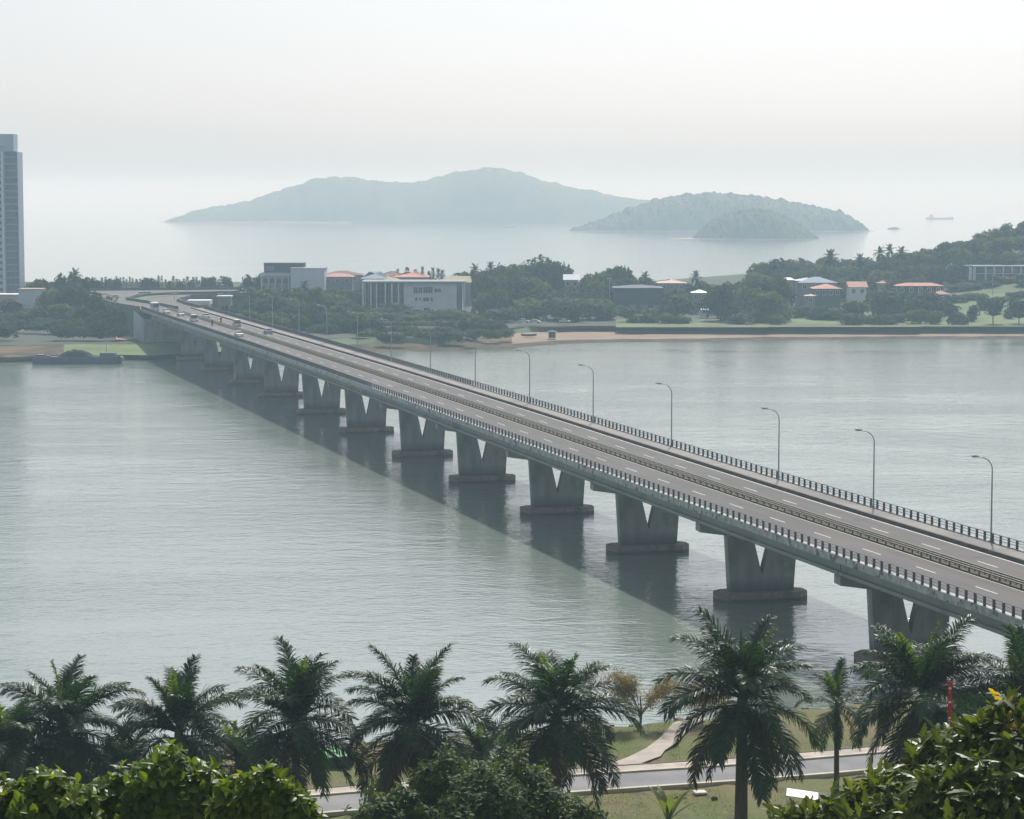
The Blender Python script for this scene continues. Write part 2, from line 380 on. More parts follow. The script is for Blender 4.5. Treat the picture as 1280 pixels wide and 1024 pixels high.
# railings: every post an object for the nearest 150 a side, the rest joined
for side, t in (('l', -8.14), ('r', 10.38)):
    mb = MB()
    for dz, r in ((.30, .035), (.58, .035), (.86, .05)):
        ss = np.arange(-114, SE, 4.0); mb.tube([B(s, t, .22+dz) for s in ss], r, 4)
    rail = mb.build('railing', M['railtop'] , bridge)
    pm = MB(); pm.box((0, 0, .40), (.21, .22, .80), taper=.86); pm.box((0, 0, .83), (.24, .24, .10)); pme = pm.mesh('railing_post', M['post'])
    far = MB()
    for i in range(345):
        s = -92+1.7*i
        x, y, z = B(s, t, .22)
        if s > SE-2: break
        if i < 150: link('railing_post', pme, rail, loc=(x, y, z-.01), rot=(rng.normal(0, .012), rng.normal(0, .012), AZ))
        else: far.box((x, y, z+.42), (.30, .24, .86), AZ)
    far.build('railing_post', M['post'], rail, kind='stuff')
# abutment under the far end
mb = MB()
front_ = MB(); front_.loft([[B(452, t, z=0.5), B(452, t, z=9.9)] for t in (-9.6, 11.8)]); mb.loft([[B(452, 11.8, z=.5), B(452, 11.8, z=9.9)], [B(475, 11.8, z=.5), B(475, 11.8, z=11.6)]])
mb.loft([[B(452, -9.6, z=.5), B(452, -9.6, z=9.9)], [B(475, -9.6, z=.5), B(475, -9.6, z=11.6)]])
front_.build('abutment_front', M['concrete'], bridge)
mb.build('abutment_wing', mat('pale_abutment', (.33, .40, .42), .8, .15, .2), bridge)

# street lamps on the right-hand edge
lampS = [-112, -84, -60, -35.6, -7.7, 19.7, 57.9, 92.4, 125.9, 159.6, 191.9, 224.1, 255.5, 287.4, 320.1, 354.7, 388, 421]
def lamp_meshes():
    p = MB(); hh = 8.55
    pts = [(0, 0, 0), (0, 0, .5), (0, 0, 4), (0, 0, hh-1.3)]; rd = [.13, .10, .085, .07]
    for k in range(1, 8):
        a = k/7*R(76); rr = 1.3
        pts.append((-rr*(1-math.cos(a)), 0, hh-1.3+rr*math.sin(a))); rd.append(.065-.003*k)
    x, _, z = pts[-1]; pts.append((x-.55, 0, z+.12)); rd.append(.04)
    p.tube(pts, rd, 8); p.box((0, 0, .06), (.36, .36, .12))
    h = MB(); h.tube([(x-.45, 0, z+.10), (x-.75, 0, z+.19), (x-1.15, 0, z+.24), (x-1.4, 0, z+.24)], [.05, .11, .12, .04], 6)
    g = MB(); g.box((x-.98, 0, z+.10), (.5, .16, .06))
    return p.mesh('lamp_pole', M['steel'], True), h.mesh('lamp_head', M['steel'], True), g.mesh('lamp_lens', M['white'])
lpm, lhm, lgm = lamp_meshes()
ordn = ['nearest', 'second', 'third', 'fourth', 'fifth', 'sixth', 'seventh', 'eighth', 'ninth', 'tenth', 'eleventh', 'twelfth', 'thirteenth', 'fourteenth', 'fifteenth', 'sixteenth', 'seventeenth', 'eighteenth']
vis = [s for s in lampS if s > -50]
for s in lampS:
    x, y, z = B(s, 10.36, .22)
    if s < -50: continue
    i = vis.index(s)
    back = ['open water', 'the wooded far shore'][0 if s < 130 else 1]
    lab = f'curved arm street lamp against {back}, {ordn[i]} from the right'
    L = thing('street_lamp', lab, 'street lamp', (x, y, z-.02), AZ, 'street lamps along the right edge of the bridge')
    link('lamp_pole', lpm, L); link('lamp_head', lhm, L); link('lamp_lens', lgm, L)

# ---------------------------------------------------------------- far shore: land in bands from the waterline up
U = [-900, -300, 0, 80, 150, 230, 480, 560, 640, 700, 800, 1000, 1280, 1700, 2400]
V = [  # (z, rows)
 (-.6, [462, 459, 453, 452, 450, 449, 446, 445, 442, 436, 433, 430, 428, 427, 426]),
 (.5,  [457, 455, 450, 449, 447, 446, 434, 434, 430, 425, 424, 421, 420, 419, 418]),
 (1.4, [450, 448, 446, 445, 444, 443, 429, 429, 417, 413, 413, 412, 412, 411, 411]),
 (3.0, [436, 434, 432, 431, 430, 428, 422, 422, 409, 408, 408, 407, 406, 405, 405])]
def dens(us, vs, z, n=90):
    uu = np.linspace(us[0], us[-1], n); vv = np.interp(uu, us, vs)
    return [at(u, v+.35*math.sin(u*.11)+.3*math.sin(u*.037+1), z) for u, v in zip(uu, vv)]
def band(name, U_, za, va, zb, vb, m, n=90, mid=0.0):
    a, b = dens(U_, va, za, n), dens(U_, vb, zb, n)
    md = [((p[0]+q[0])/2, (p[1]+q[1])/2, (p[2]+q[2])/2+mid) for p, q in zip(a, b)]
    return MB().loft([b, md, a]).build(name, m, kind='structure', smooth=True)
i6 = 8
band('mudflat', U[:i6+1], V[0][0], V[0][1][:i6+1], V[1][0], V[1][1][:i6+1], M['mud'])
band('mudflat', U[i6:], V[0][0], V[0][1][i6:], V[1][0], V[1][1][i6:], M['mud'])
mud2 = mat('tan_shore', (.15, .115, .075), .98, .3, .12, bump=.4, dirt=(.08, (.08, .07, .05), .48, .6), spec=.05)
band('shore', U[:i6+1], V[1][0], V[1][1][:i6+1], V[2][0], V[2][1][:i6+1], mud2)
band('beach', U[i6:], V[1][0], V[1][1][i6:], V[2][0], V[2][1][i6:], M['sand'])
band('grass_bank', U[:4], V[2][0], V[2][1][:4], V[3][0], V[3][1][:4], mud2)
band('grass_bank', U[3:6], V[2][0], V[2][1][3:6], V[3][0], V[3][1][3:6], M['lawn'])
band('grass_bank', U[5:9], V[2][0], V[2][1][5:9], V[3][0], V[3][1][5:9], M['bank'])
band('grass_bank', U[8:], V[2][0], V[2][1][8:], V[3][0], V[3][1][8:], M['bank'], mid=.3)
# land behind the bank: a grid that swells into the hill on the right
front = dens(U, V[3][1], 3.0)
def hill(x, y):
    b = max(0, min(1, (y-860)/190.0)); b = (3-2*b)*b*b
    g = float(np.interp(x, [60, 115, 165, 202, 235, 300, 500], [0, 4, 7, 14, 22, 30, 40]))
    return 3.0+g*b+1.2*max(0, min(1, (y-800)/120.0))
rows = []
for j in range(26):
    f = j/25.0; r = []
    for p in front:
        yb = 1175+.10*abs(p[0]); y = p[1]+(yb-p[1])*f; x = p[0]*(y/p[1])
        z = 3.0+(hill(x, y)-3.0)*min(1, f*6)
        if j == 25: z = -2
        r.append((x, y, z))
    rows.append(r)
MB().loft(rows[::-1]).build('ground', M['ground'], kind='structure', smooth=True)
def hz(x, y): return hill(x, y)

# low wall along the top of the bank on the right
wm = mat('dark_stone_wall', (.055, .06, .06), .9, .3, .3)
wl = thing('sea_wall', 'low dark wall running along the top of the beach bank in front of the lawns', 'wall')
uu = np.linspace(642, 1420, 60); mb = MB(); rws = []
for u in uu:
    v = np.interp(u, U, V[3][1]); x, y, z = at(u, v, 3.0); rws.append([(x, y+.1, 2.6), (x, y+.6, 2.6), (x, y+.6, 3.16), (x, y+.1, 3.16)])
mb.loft(rws, True); mb.build('wall', wm, wl)
# lawns
def patch(name, pts, dz, m, **k):
    mb = MB(); P = []
    for (u, v, z) in pts: P.append(at(u, v, z))
    c = [sum(p[i] for p in P)/len(P) for i in range(3)]
    mb.add([(p[0], p[1], p[2]+dz) for p in P], [tuple(range(len(P)))[::-1] if False else tuple(range(len(P)))])
    return mb.build(name, m, kind='structure', **k)
def lawn(u0, u1, v0, v1, z=4.25):
    a = at(u0, v1, z); b = at(u1, v1, z); c = at(u1, v0, z); d = at(u0, v0, z)
    n = 8; rows = [[(a[0]+(b[0]-a[0])*i/n, a[1]+(b[1]-a[1])*i/n, 0) for i in range(n+1)], [(d[0]+(c[0]-d[0])*i/n, d[1]+(c[1]-d[1])*i/n, 0) for i in range(n+1)]]
    rr = []
    for k in range(7):
        rr.append([(p[0]+(q[0]-p[0])*k/6, p[1]+(q[1]-p[1])*k/6, hz(p[0]+(q[0]-p[0])*k/6, p[1]+(q[1]-p[1])*k/6)+.15) for p, q in zip(*rows)])
    MB().loft(rr[::-1]).build('lawn', M['lawn'], kind='structure')
lawnm = mat('patchy_lawn', (.10, .145, .045), .95, .3, .06, bump=.3, dirt=(.05, (.07, .09, .04), .5, .62))  # green grass with random darker patches
M['lawn'] = lawnm
lawn(1150, 1330, 376, 404); lawn(960, 1150, 389, 404.5); lawn(770, 960, 396, 405)

# islands
def island(name, ridge, Y, depth, m, bumps, seed, shore=None):
    """ridge: list of (u, v of crest); base at the water; a real hill with its own depth"""
    r_ = np.random.default_rng(seed); nu, nd = 150, 22
    us = np.linspace(ridge[0][0], ridge[-1][0], nu); vs = np.interp(us, [a for a, b in ridge], [b for a, b in ridge])
    k = 5; vs = np.convolve(np.pad(vs, k, 'edge'), np.ones(2*k+1)/(2*k+1), 'valid')
    ns = r_.normal(0, 1, (nu, nd)); 
    for _ in range(2): ns = (ns+np.roll(ns, 1, 0)+np.roll(ns, 1, 1))/2
    rows = []
    for i, (u, v) in enumerate(zip(us, vs)):
        x, _, z = up(u, v, Y); f = max(0.02, math.sin(math.pi*min(1, max(0, i/(nu-1)))))
        hw = depth*f**.5; row = []
        for j in range(nd):
            q = j/(nd-1)*2-1; prof = max(0, 1-abs(q)**2.0)
            zz = max(0, z)*prof + ns[i, j]*bumps*(prof > .05)*min(1, z/12)
            row.append((x*(Y+q*hw)/Y if False else x, Y+q*hw, zz if j not in (0, nd-1) else -1.5))
        rows.append(row)
    mb = MB(); mb.loft(rows); o = mb.build(name, m, kind='structure', smooth=True)
    if bumps < 5:      # tree crowns over the whole slope
        cb = MB(); G_ = np.array(rows)
        for q in range(3200):
            i = r_.integers(1, nu-2); j = r_.integers(2, nd-2) if q % 3 else r_.integers(nd//2-2, nd//2+2); p = G_[i, j]*(1-r_.random())+G_[i+1, j+1]*0; a_, b_ = r_.random(), r_.random()
            p = (G_[i, j]*(1-a_)+G_[i+1, j]*a_)*(1-b_)+(G_[i, j+1]*(1-a_)+G_[i+1, j+1]*a_)*b_
            if p[2] < 1.5: continue
            s = bumps*r_.uniform(.5, 1.1)
            vs = [(p[0]+s*dx, p[1]+s*dy, p[2]+s*dz*r_.uniform(.8, 1.3)) for dx, dy, dz in ((1, 0, 0), (0, 1, 0), (-1, 0, 0), (0, -1, 0), (0, 0, .95), (0, 0, -.8))]
            cb.add(vs, [(0, 1, 4), (1, 2, 4), (2, 3, 4), (3, 0, 4), (1, 0, 5), (2, 1, 5), (3, 2, 5), (0, 3, 5)])
        cb.build('tree_canopy', m, o, kind='stuff', smooth=True)
    return o
wood = leafmat('wooded_island', (.05, .07, .045), (.13, .14, .09), .0, .9, .1, scale=.012)
rock = mat('shore_rock', (.30, .24, .19), .9, .3, .05)
def rim(pts, Y, depth, h=3):
    us = np.linspace(pts[0], pts[1], 40); rows = []
    for i, u in enumerate(us):
        f = max(.02, math.sin(math.pi*i/39)); x = up(u, 280, Y)[0]; hw = depth*f**.5+6
        rows.append([(x, Y-hw, -1), (x, Y-hw*.97, h*f*rng.uniform(.7, 1.2)), (x, Y+hw*.9, h*f), (x, Y+hw, -1)])
    MB().loft(rows).build('island_shore', rock, kind='structure')
island('island', [(208, 279), (240, 264), (262, 259), (300, 256), (330, 247), (365, 232), (400, 223), (430, 221.5), (465, 226), (500, 230), (530, 227), (565, 217), (600, 211), (630, 212), (665, 221), (700, 231), (740, 241), (790, 248), (830, 255), (880, 272), (900, 279)], 4250, 210, wood, 1.6, 1)
island('island', [(712, 289), (722, 284), (745, 279), (765, 270), (800, 258), (830, 248), (870, 242), (905, 242), (950, 246), (990, 253), (1030, 262), (1055, 266), (1068, 272), (1073, 281), (1085, 289)], 3150, 90, wood, 1.7, 2)
island('island', [(866, 298), (876, 288), (890, 277), (915, 267), (940, 262), (958, 263), (980, 272), (1000, 283), (1012, 291), (1024, 299)], 2560, 60, wood, 1.2, 3)
rim((700, 1092), 3150, 92, 2.6); rim((838, 1030), 2560, 62, 1.6); rim((200, 600), 4250, 200, 3)

# ---------------------------------------------------------------- far trees
def crown_mesh(name, m, seed, lobes=9, n=620, leaf=.085, flat=1.0, hollow=.55, core=True):
    """unit crown: about 1 wide, 1 tall, base at z=0; leaf clumps spread over several lobes"""
    r_ = np.random.default_rng(seed); mb = MB(); L = []
    for i in range(lobes):
        a = r_.uniform(0, 2*math.pi); d = r_.uniform(.05, .30)*(1 if i else 0); z = r_.uniform(.28, .74) if i else .5
        q = r_.uniform(.15, .27) if i else .34
        L.append((math.cos(a)*d, math.sin(a)*d, z, q))
    w_ = np.array([l[3]**2 for l in L]); w_ /= w_.sum()
    for k in range(n):
        lx, ly, lz, lr = L[r_.choice(len(L), p=w_)]
        v = r_.normal(0, 1, 3); v /= np.linalg.norm(v)
        if v[2] < -.45: v[2] = -v[2]
        rr = lr*(hollow+(1.08-hollow)*r_.random()**.6)
        c = np.array([lx, ly, lz])+v*rr*np.array([1, 1, flat])
        s = leaf*r_.uniform(.6, 1.35)
        nrm = v+r_.normal(0, .55, 3); nrm /= np.linalg.norm(nrm)
        a = np.cross(nrm, [.3, .2, 1]); a /= np.linalg.norm(a); b = np.cross(nrm, a)
        t = r_.uniform(0, 6.28); a, b = a*math.cos(t)+b*math.sin(t), b*math.cos(t)-a*math.sin(t)
        p = [c-a*s*.6, c-b*s*.45+a*s*.1, c+a*s*.62+nrm*s*.12, c+b*s*.5+a*s*.05]
        mb.add([tuple(x) for x in p], [(0, 1, 2, 3)])
    if core:
        for lx, ly, lz, lr in L[:max(3, lobes//2)]:
            q = lr*.62; vs = []; N = 6
            for i in range(1, 4):
                for j in range(N): 
                    th = math.pi*i/4; ph = 2*math.pi*j/N+i*.4; k = q*r_.uniform(.8, 1.15); vs.append((lx+k*math.sin(th)*math.cos(ph), ly+k*math.sin(th)*math.sin(ph), lz+k*math.cos(th)*flat))
            vs += [(lx, ly, lz+q*flat), (lx, ly, lz-q*flat)]
            fs = [(i*N+j, (i+1)*N+j, (i+1)*N+(j+1) % N, i*N+(j+1) % N) for i in range(2) for j in range(N)]+[(3*N, j, (j+1) % N) for j in range(N)]+[(3*N+1, 2*N+(j+1) % N, 2*N+j) for j in range(N)]
            mb.add(vs, fs)
    P = np.array(mb.v); lo, hi = P.min(0), P.max(0); P[:, 0] = (P[:, 0]-lo[0])/(hi[0]-lo[0])-.5; P[:, 1] = (P[:, 1]-lo[1])/(hi[1]-lo[1])-.5; P[:, 2] = (P[:, 2]-lo[2])/(hi[2]-lo[2]); mb.v = [tuple(p) for p in P]
    return mb.mesh(name, m)
CR_D = [crown_mesh('crown', M['leafA'], 10+i, lobes=7+i % 4, hollow=.6) for i in range(6)]
CR_O = [crown_mesh('crown', M['leafB'], 30+i, lobes=6+i % 3, flat=.85) for i in range(4)]
CR_L = [crown_mesh('crown', M['leafA'], 50+i, lobes=13, n=520, hollow=.8, leaf=.06, core=False) for i in range(2)]
def spire_mesh(seed):
    r_ = np.random.default_rng(seed); mb = MB()
    for k in range(300):
        z = r_.random()**.8; rad = .5*(1-z)**.8*.42+.03; a = r_.uniform(0, 6.28)
        d = rad*r_.uniform(.5, 1.4); c = np.array([math.cos(a)*d, math.sin(a)*d, z*.97]); s = .07*r_.uniform(.6, 1.3)
        o = np.array([math.cos(a), math.sin(a), .8])*s; t = np.array([-math.sin(a), math.cos(a), 0])*s*.35
        mb.add([tuple(c-t), tuple(c+t), tuple(c+o+t*.2), tuple(c+o-t*.2)], [(0, 1, 2, 3)])
    return mb.mesh('crown', M['leafC'])
CR_S = [spire_mesh(70+i) for i in range(3)]
tk = MB(); tk.tube([(0, 0, -.15), (.02, .01, .5), (0, .02, 1.0)], [.055, .04, .028], 6); tk.tube([(0, .02, .6), (.16, .05, 1.1)], [.022, .012], 5); tk.tube([(0, .02, .55), (-.13, -.08, 1.15)], [.022, .01], 5)
TRUNK = tk.mesh('trunk', M['bark'])
KIND = {'D': ('broadleaf_tree', CR_D), 'O': ('broadleaf_tree', CR_O), 'L': ('broadleaf_tree', CR_L), 'S': ('casuarina_tree', CR_S)}
def tree(kind, x, y, ztop, width, label, group=None, zg=None, trunk=.22, nm_=None):
    zg = hz(x, y) if zg is None else zg
    h = max(3.0, ztop-zg); nm, cr = KIND[kind]
    h = h if h > 3 else 3.0; T = thing(nm_ or nm, label, 'tree', (x, y, zg-.2), rng.uniform(0, 6.28), group)
    tz = h*trunk if kind != 'S' else .04*h
    if trunk < .13 and kind != 'S': tz = -.05*h
    c = link('crown', cr[rng.integers(len(cr))], T, loc=(0, 0, tz)); c.scale = (width, width, h-tz)
    t = link('trunk', TRUNK, T); k = max(.4, h*.5); t.scale = (min(k, 5), min(k, 5), max(tz*1.6, .5)+.2*h)
    return T
def tpx(kind, u, v, wpx, Y, label, group=None, **k):
    x, _, z = up(u, v, Y); return tree(kind, x, Y, z, wpx*Y/FPX, label, group, **k)

def frond_simple(L, e0, droop, n, wl, m, seed, width=.10, name='frond'):
    r_ = np.random.default_rng(seed); mb = MB(); pts = []; p = Vector((0, 0, 0)); a = e0; N = 12
    for i in range(N+1):
        pts.append(p.copy()); p = p+Vector((math.cos(a), 0, math.sin(a)))*(L/N); a -= droop/N*(.5+1.2*i/N)
    mb.tube(pts, [.03*L/4*(1-.75*i/N)+.006 for i in range(N+1)], 4)
    for k in range(n):
        f = .12+.88*k/(n-1); i = min(N-1, int(f*N)); q = pts[i].lerp(pts[i+1], f*N-i); t = (pts[i+1]-pts[i]).normalized()
        for s in (-1, 1):
            l = wl*math.sin(math.pi*min(1, (.14+.86*f))**.85)*r_.uniform(.8, 1.15)+.08*wl
            up_ = t.cross(Vector((0, 1, 0))); up_ = up_ if up_.z > 0 else -up_
            pl = r_.uniform(-.25, .55)
            d = (Vector((0, s, 0))*.86+t*(.42+r_.uniform(0, .3))+up_*pl).normalized()
            dd = (d+Vector((0, 0, -.55-r_.uniform(0, .5)))).normalized()
            wv = t*width*.5
            a0 = q; a1 = q+d*l*.5; a2 = a1+dd*l*.5
            mb.add([a0-wv*.6, a0+wv*.6, a1+wv, a1-wv, a2], [(0, 1, 2, 3), (3, 2, 4)])
    return mb.mesh(name, m)
FS = [frond_simple(3.6, R(e), R(dr), 22, .9, M['leafA'], 5+i, width=.22) for i, (e, dr) in enumerate([(80, 50), (55, 90), (25, 100), (-5, 90), (-35, 60)])]
pt = MB(); pt.tube([(0, 0, -.02), (.01, 0, .5), (0, 0, 1.0)], [.22, .16, .13], 6); PTR = pt.mesh('trunk', M['palmbark'])
def far_palm(u, v, Y, label, size=1.0, group=None):
    x, _, z = up(u, v, Y); zg = hz(x, Y); z -= 2.6*size
    T = thing('coconut_palm', label, 'palm tree', (x, Y, zg-.2), rng.uniform(0, 6), group)
    t = link('trunk', PTR, T); t.scale = (1, 1, z-zg+.2)
    for k in range(15):
        f = link('frond', FS[min(4, k*5//15)], T, loc=(0, 0, z-zg+.2), rot=(0, 0, k*2.4+rng.uniform(-.3, .3))); f.scale = (size,)*3

SIL = [(272, 352), (285, 347), (300, 342), (315, 339), (330, 340), (400, 344), (440, 344), (470, 345), (520, 343), (560, 346), (585, 336), (615, 329), (640, 327), (700, 326), (712, 343), (725, 347), (738, 339), (756, 334), (776, 331), (792, 340), (806, 343), (822, 352), (850, 353), (870, 346), (890, 351), (901, 344), (925, 346), (945, 346), (957, 331), (970, 324), (1000, 323), (1022, 324), (1040, 328), (1060, 323), (1090, 323), (1115, 320), (1150, 318), (1165, 314), (1180, 308), (1200, 302), (1215, 295), (1230, 292), (1245, 285), (1262, 280), (1300, 276), (1360, 268), (1420, 262)]
def sil(u): return float(np.interp(u, [a for a, b in SIL], [b for a, b in SIL]))
# zones seen clear of trees, (u0, u1, v0, v1): house fronts, roofs, lawns and the ramp
CLEAR = [(322, 408, 332, 352, 930), (450, 584, 350, 383, 890), (403, 452, 338, 350, 940), (470, 590, 338, 352, 922), (700, 732, 340, 356, 915), (745, 830, 357, 374, 880), (822, 860, 348, 356, 920), (995, 1086, 345, 379, 905), (1120, 1182, 352, 361, 895), (1165, 1190, 362, 371, 880), (1208, 1340, 332, 357, 980), (1178, 1340, 375, 402, 5000), (868, 915, 387, 397, 850), (866, 886, 362, 370, 865), (205, 284, 340, 400, 5000)]
def blocked(u, v, wpx, y):
    base_v = VH+42*FPX/y
    for a, b, c, d, Yb in CLEAR:
        if y < Yb and u+wpx*.42 > a and u-wpx*.42 < b and v < d and base_v > c: return True
    return False
LM = [(325, 'left of the stepped grey building'), (408, 'by the pale blue box wing'), (455, 'by the faded orange roof'), (505, 'by the glass fronted wing'), (580, 'by the windowed lavender wall'), (640, 'right of the yellow roof'), (700, 'around the big domed tree'), (738, 'by the white gabled roof'), (800, 'behind the slate blue shed, left half'), (860, 'by the pink hipped roof'), (930, 'around the white bus'), (990, 'left of the blue metal roof'), (1060, 'by the salmon roofed house'), (1120, 'by the open gable house'), (1190, 'by the long red roof'), (1245, 'left of the two storey block'), (9999, 'behind the two storey block')]
def label_far(u, v, kind, row):
    col_ = {'D': 'dark green', 'O': 'olive green', 'L': 'open crowned', 'S': 'spiky'}[kind]
    where = next(w for lim, w in LM if u < lim)
    return f'{col_} tree, {["skyline", "second", "third", "front"][row]} row of the wood, {where}'
cnt = 0
for row, (Y, w0, w1, dv, step) in enumerate([(935, 34, 48, 0, 21), (900, 38, 52, 8, 27), (862, 40, 56, 17, 29), (832, 42, 56, 27, 31)]):
    u = 262 if row else 276
    while u < (1330 if row > 1 else 950):
        s = sil(u); wpx = rng.uniform(w0, w1); v = s+dv+rng.uniform(-1, 6 if row == 0 else 9)
        if u > 950: v = {2: 346, 3: 360}[row]+rng.uniform(-4, 5)
        v = min(v, 384)
        kind = 'D' if rng.random() < (.7 if row < 2 else .5) else 'O'
        y = Y+rng.uniform(-14, 14)
        if not blocked(u, v, wpx, y):
            x, _, z = up(u, v, y)
            lab = label_far(u, v, kind, row)
            tree(kind, x, y, z, wpx*y/FPX, lab, lab.replace(' tree,', ' trees,'), trunk=.06); cnt += 1
        u += step*rng.uniform(.6, 1.0)
# the wooded slope on the right: rows climbing the hill
for row, Y in enumerate([1110, 1070, 1025, 980, 935]):
    u = 958-row*2
    while u < 1345:
        y = Y+rng.uniform(-10, 10); x, _, z = up(u, 300, y); zt = hz(x, y)+rng.uniform(7.5, 10.5); wpx = rng.uniform(32, 48)
        if row == 0: zt = up(u, sil(u)+rng.uniform(0, 5), y)[2]
        vt = VH+(H-zt)*FPX/y
        if not blocked(u, vt, wpx, y):
            kind = 'D' if rng.random() < .62 else 'O'
            lab = label_far(u, 0, kind, min(3, row))
            tree(kind, x, y, zt, wpx*y/FPX, lab, lab.replace(' tree,', ' trees,'), trunk=.05)
        u += wpx*.6
# trees filling in front of and between the buildings, lower crowns
G1 = 'low trees in front of the far buildings'
for u0, u1, v0, v1, Y, lab in [(283, 340, 352, 368, 850, 'tree mass under the grey box building at the left'), (330, 440, 356, 372, 840, 'tree crowns below the pale blue box building'), (285, 450, 372, 392, 800, 'trees right behind the bridge railing at the left'),
                              (440, 510, 376, 384, 845, 'trees at the foot of the glass fronted wing'), (505, 585, 386, 392, 842, 'trees at the foot of the white windowed wall'), (440, 600, 390, 400, 815, 'bushes behind the white waterfront fence'),
                              (985, 1065, 380, 386, 830, 'trees below the salmon roofed houses'), (1110, 1190, 371, 376, 850, 'trees below the long red roof'), (1195, 1290, 358, 364, 960, 'shrubs in front of the white two storey building')]:
    u = u0
    while u < u1:
        wpx = rng.uniform(30, 48); kind = 'O' if rng.random() < .4 else 'D'
        lb = ('olive ' if kind == 'O' else 'dark ')+lab
        tpx(kind, u, rng.uniform(v0, v1), wpx, Y+rng.uniform(-12, 12), lb, lb+' (several)', trunk=.08, nm_='shrub' if 'shrub' in lab or 'bush' in lab else None); cnt += 1; u += wpx*.45
for u0, u1, v0, v1, Y, k_, lab in [(500, 552, 338, 342, 985, 'D', 'trees behind the orange tiled roof'), (926, 984, 385, 392, 803, 'DO', 'trees by the wall between the two small lawns'), (1062, 1178, 384, 393, 804, 'DO', 'trees by the wall left of the big lawn'), (795, 858, 388, 396, 806, 'DO', 'trees by the wall left of the first small lawn'), (1196, 1340, 362, 369, 912, 'D', 'trees along the back edge of the big lawn'), (470, 575, 400, 405, 792, 'DO', 'trees just behind the white waterfront fence'), (455, 600, 424, 429, 728, 'OD', 'low scrub on the brown bank below the white fence'), (284, 400, 382, 394, 772, 'DO', 'trees hard behind the bridge railing at the left'), (395, 476, 392, 408, 752, 'D', 'trees between two lamps left of the white fence'), (455, 568, 415, 419, 752, 'O', 'waterside scrub below the white fence'), (560, 628, 394, 408, 760, 'D', 'trees right of the white fence end'), (572, 640, 415, 424, 738, 'O', 'scrub over the rocks at the spit')]:
    u = u0
    while u < u1:
        wpx = rng.uniform(24, 42) if 'scrub' not in lab else rng.uniform(16, 28); kind = k_[rng.integers(len(k_))]
        lb = ('olive ' if kind == 'O' else 'dark ')+lab; x, _, z = up(u, rng.uniform(v0, v1), Y)
        tree(kind, x, Y+rng.uniform(-8, 8), z, wpx*Y/FPX, lb, lb+' (several)', zg=2.2 if u < 640 else None, trunk=.03, nm_='shrub' if 'scrub' in lab else None); u += wpx*.62
# single trees one can point at
tpx('D', 682, 317, 62, 925, 'biggest domed dark tree rising above the wood left of the white gable roof', trunk=.2)
tpx('L', 655, 322, 58, 930, 'open crowned tree with sky showing through, left of the big domed tree', trunk=.25)
tpx('L', 632, 327, 40, 930, 'thin crowned tree left end of the domed tree row', trunk=.3)
tpx('D', 776, 330, 36, 930, 'rounded dark tree peak right of the white gable roof', trunk=.15)
tpx('D', 972, 321, 52, 990, 'round dark tree at the left end of the raised wood behind the blue roofs', trunk=.1)
tpx('O', 660, 371, 66, 830, 'broad olive green tree over the parked white cars by the sand spit', trunk=.1)
tpx('O', 705, 370, 70, 832, 'broad olive tree right of the parked cars on the sand spit', trunk=.1)
tpx('O', 748, 372, 60, 830, 'broad olive tree at the right end of the low olive row over the beach', trunk=.1)
tpx('D', 620, 384, 60, 815, 'dark low tree left of the sand spit', trunk=.06)
tpx('O', 597, 404, 70, 780, 'grey green shrub mass hanging over the rocks left of the sand spit', trunk=.02)
tpx('O', 783, 382, 24, 815, 'small orange tinted tree above the middle of the beach', trunk=.25)
tpx('O', 965, 363, 62, 815, 'wide olive tree in front of the blue roofed house, left', trunk=.12)
tpx('D', 905, 352, 54, 820, 'tall dark tree between the white bus and the blue roofs', trunk=.12)
tpx('D', 845, 366, 50, 820, 'dark tree above the left end of the small lawn', trunk=.15)
tpx('O', 1068, 374, 44, 812, 'pale olive tree right of the bright lawn strip below the salmon roof', trunk=.15)
tpx('D', 1108, 359, 62, 822, 'large dark tree mass left of the long red roof, front', trunk=.1)
tpx('D', 1152, 362, 58, 826, 'large dark tree just below the long red roof', trunk=.1)
tpx('D', 1195, 388, 28, 800, 'low dark bush at the left end of the big lawn', trunk=.02)
tpx('D', 1242, 371, 34, 800, 'small round tree on a bare trunk standing on the big lawn', trunk=.32)
tpx('D', 1274, 372, 34, 802, 'dark tree at the right end of the big lawn', trunk=.25)
for i, (u, v, w_, Y, k) in enumerate([(1216, 380, 16, 815, 'D'), (1188, 378, 22, 850, 'D'), (1262, 384, 18, 830, 'O'), (1206, 393, 12, 798, 'O'), (1228, 366, 18, 880, 'O')]): tpx(k, u, v, w_, Y, ['small dark tree standing alone left of the round tree on the big lawn', 'dark tree at the upper left corner of the big lawn', 'olive bush between the two lawn trees', 'little olive bush near the wall on the big lawn', 'olive shrub at the back of the big lawn'][i], trunk=.12)
for u, v, w_, k in [(706, 356, 40, 'D'), (728, 352, 36, 'D'), (748, 349, 38, 'O'), (716, 362, 40, 'O'), (742, 360, 40, 'D'), (840, 358, 36, 'D'), (762, 352, 30, 'D'), (808, 354, 30, 'D')]: tpx(k, u, v, w_, 882 if v < 358 else 856, ('olive' if k == 'O' else 'dark')+' tree filling the wood in front of the slate blue shed', ('olive' if k == 'O' else 'dark')+' trees by the slate blue shed', trunk=.04)
for u, v, w_ in [(1222, 290, 14), (1228, 288, 13), (1245, 283, 12), (1258, 277, 20), (1278, 275, 22), (1199, 300, 16), (1168, 311, 14)]:
    tpx('D' if w_ > 13 else 'L', u, v, w_, 1105, 'small tree sticking up on the skyline of the right hand slope', 'small skyline trees on the right slope', trunk=.35)
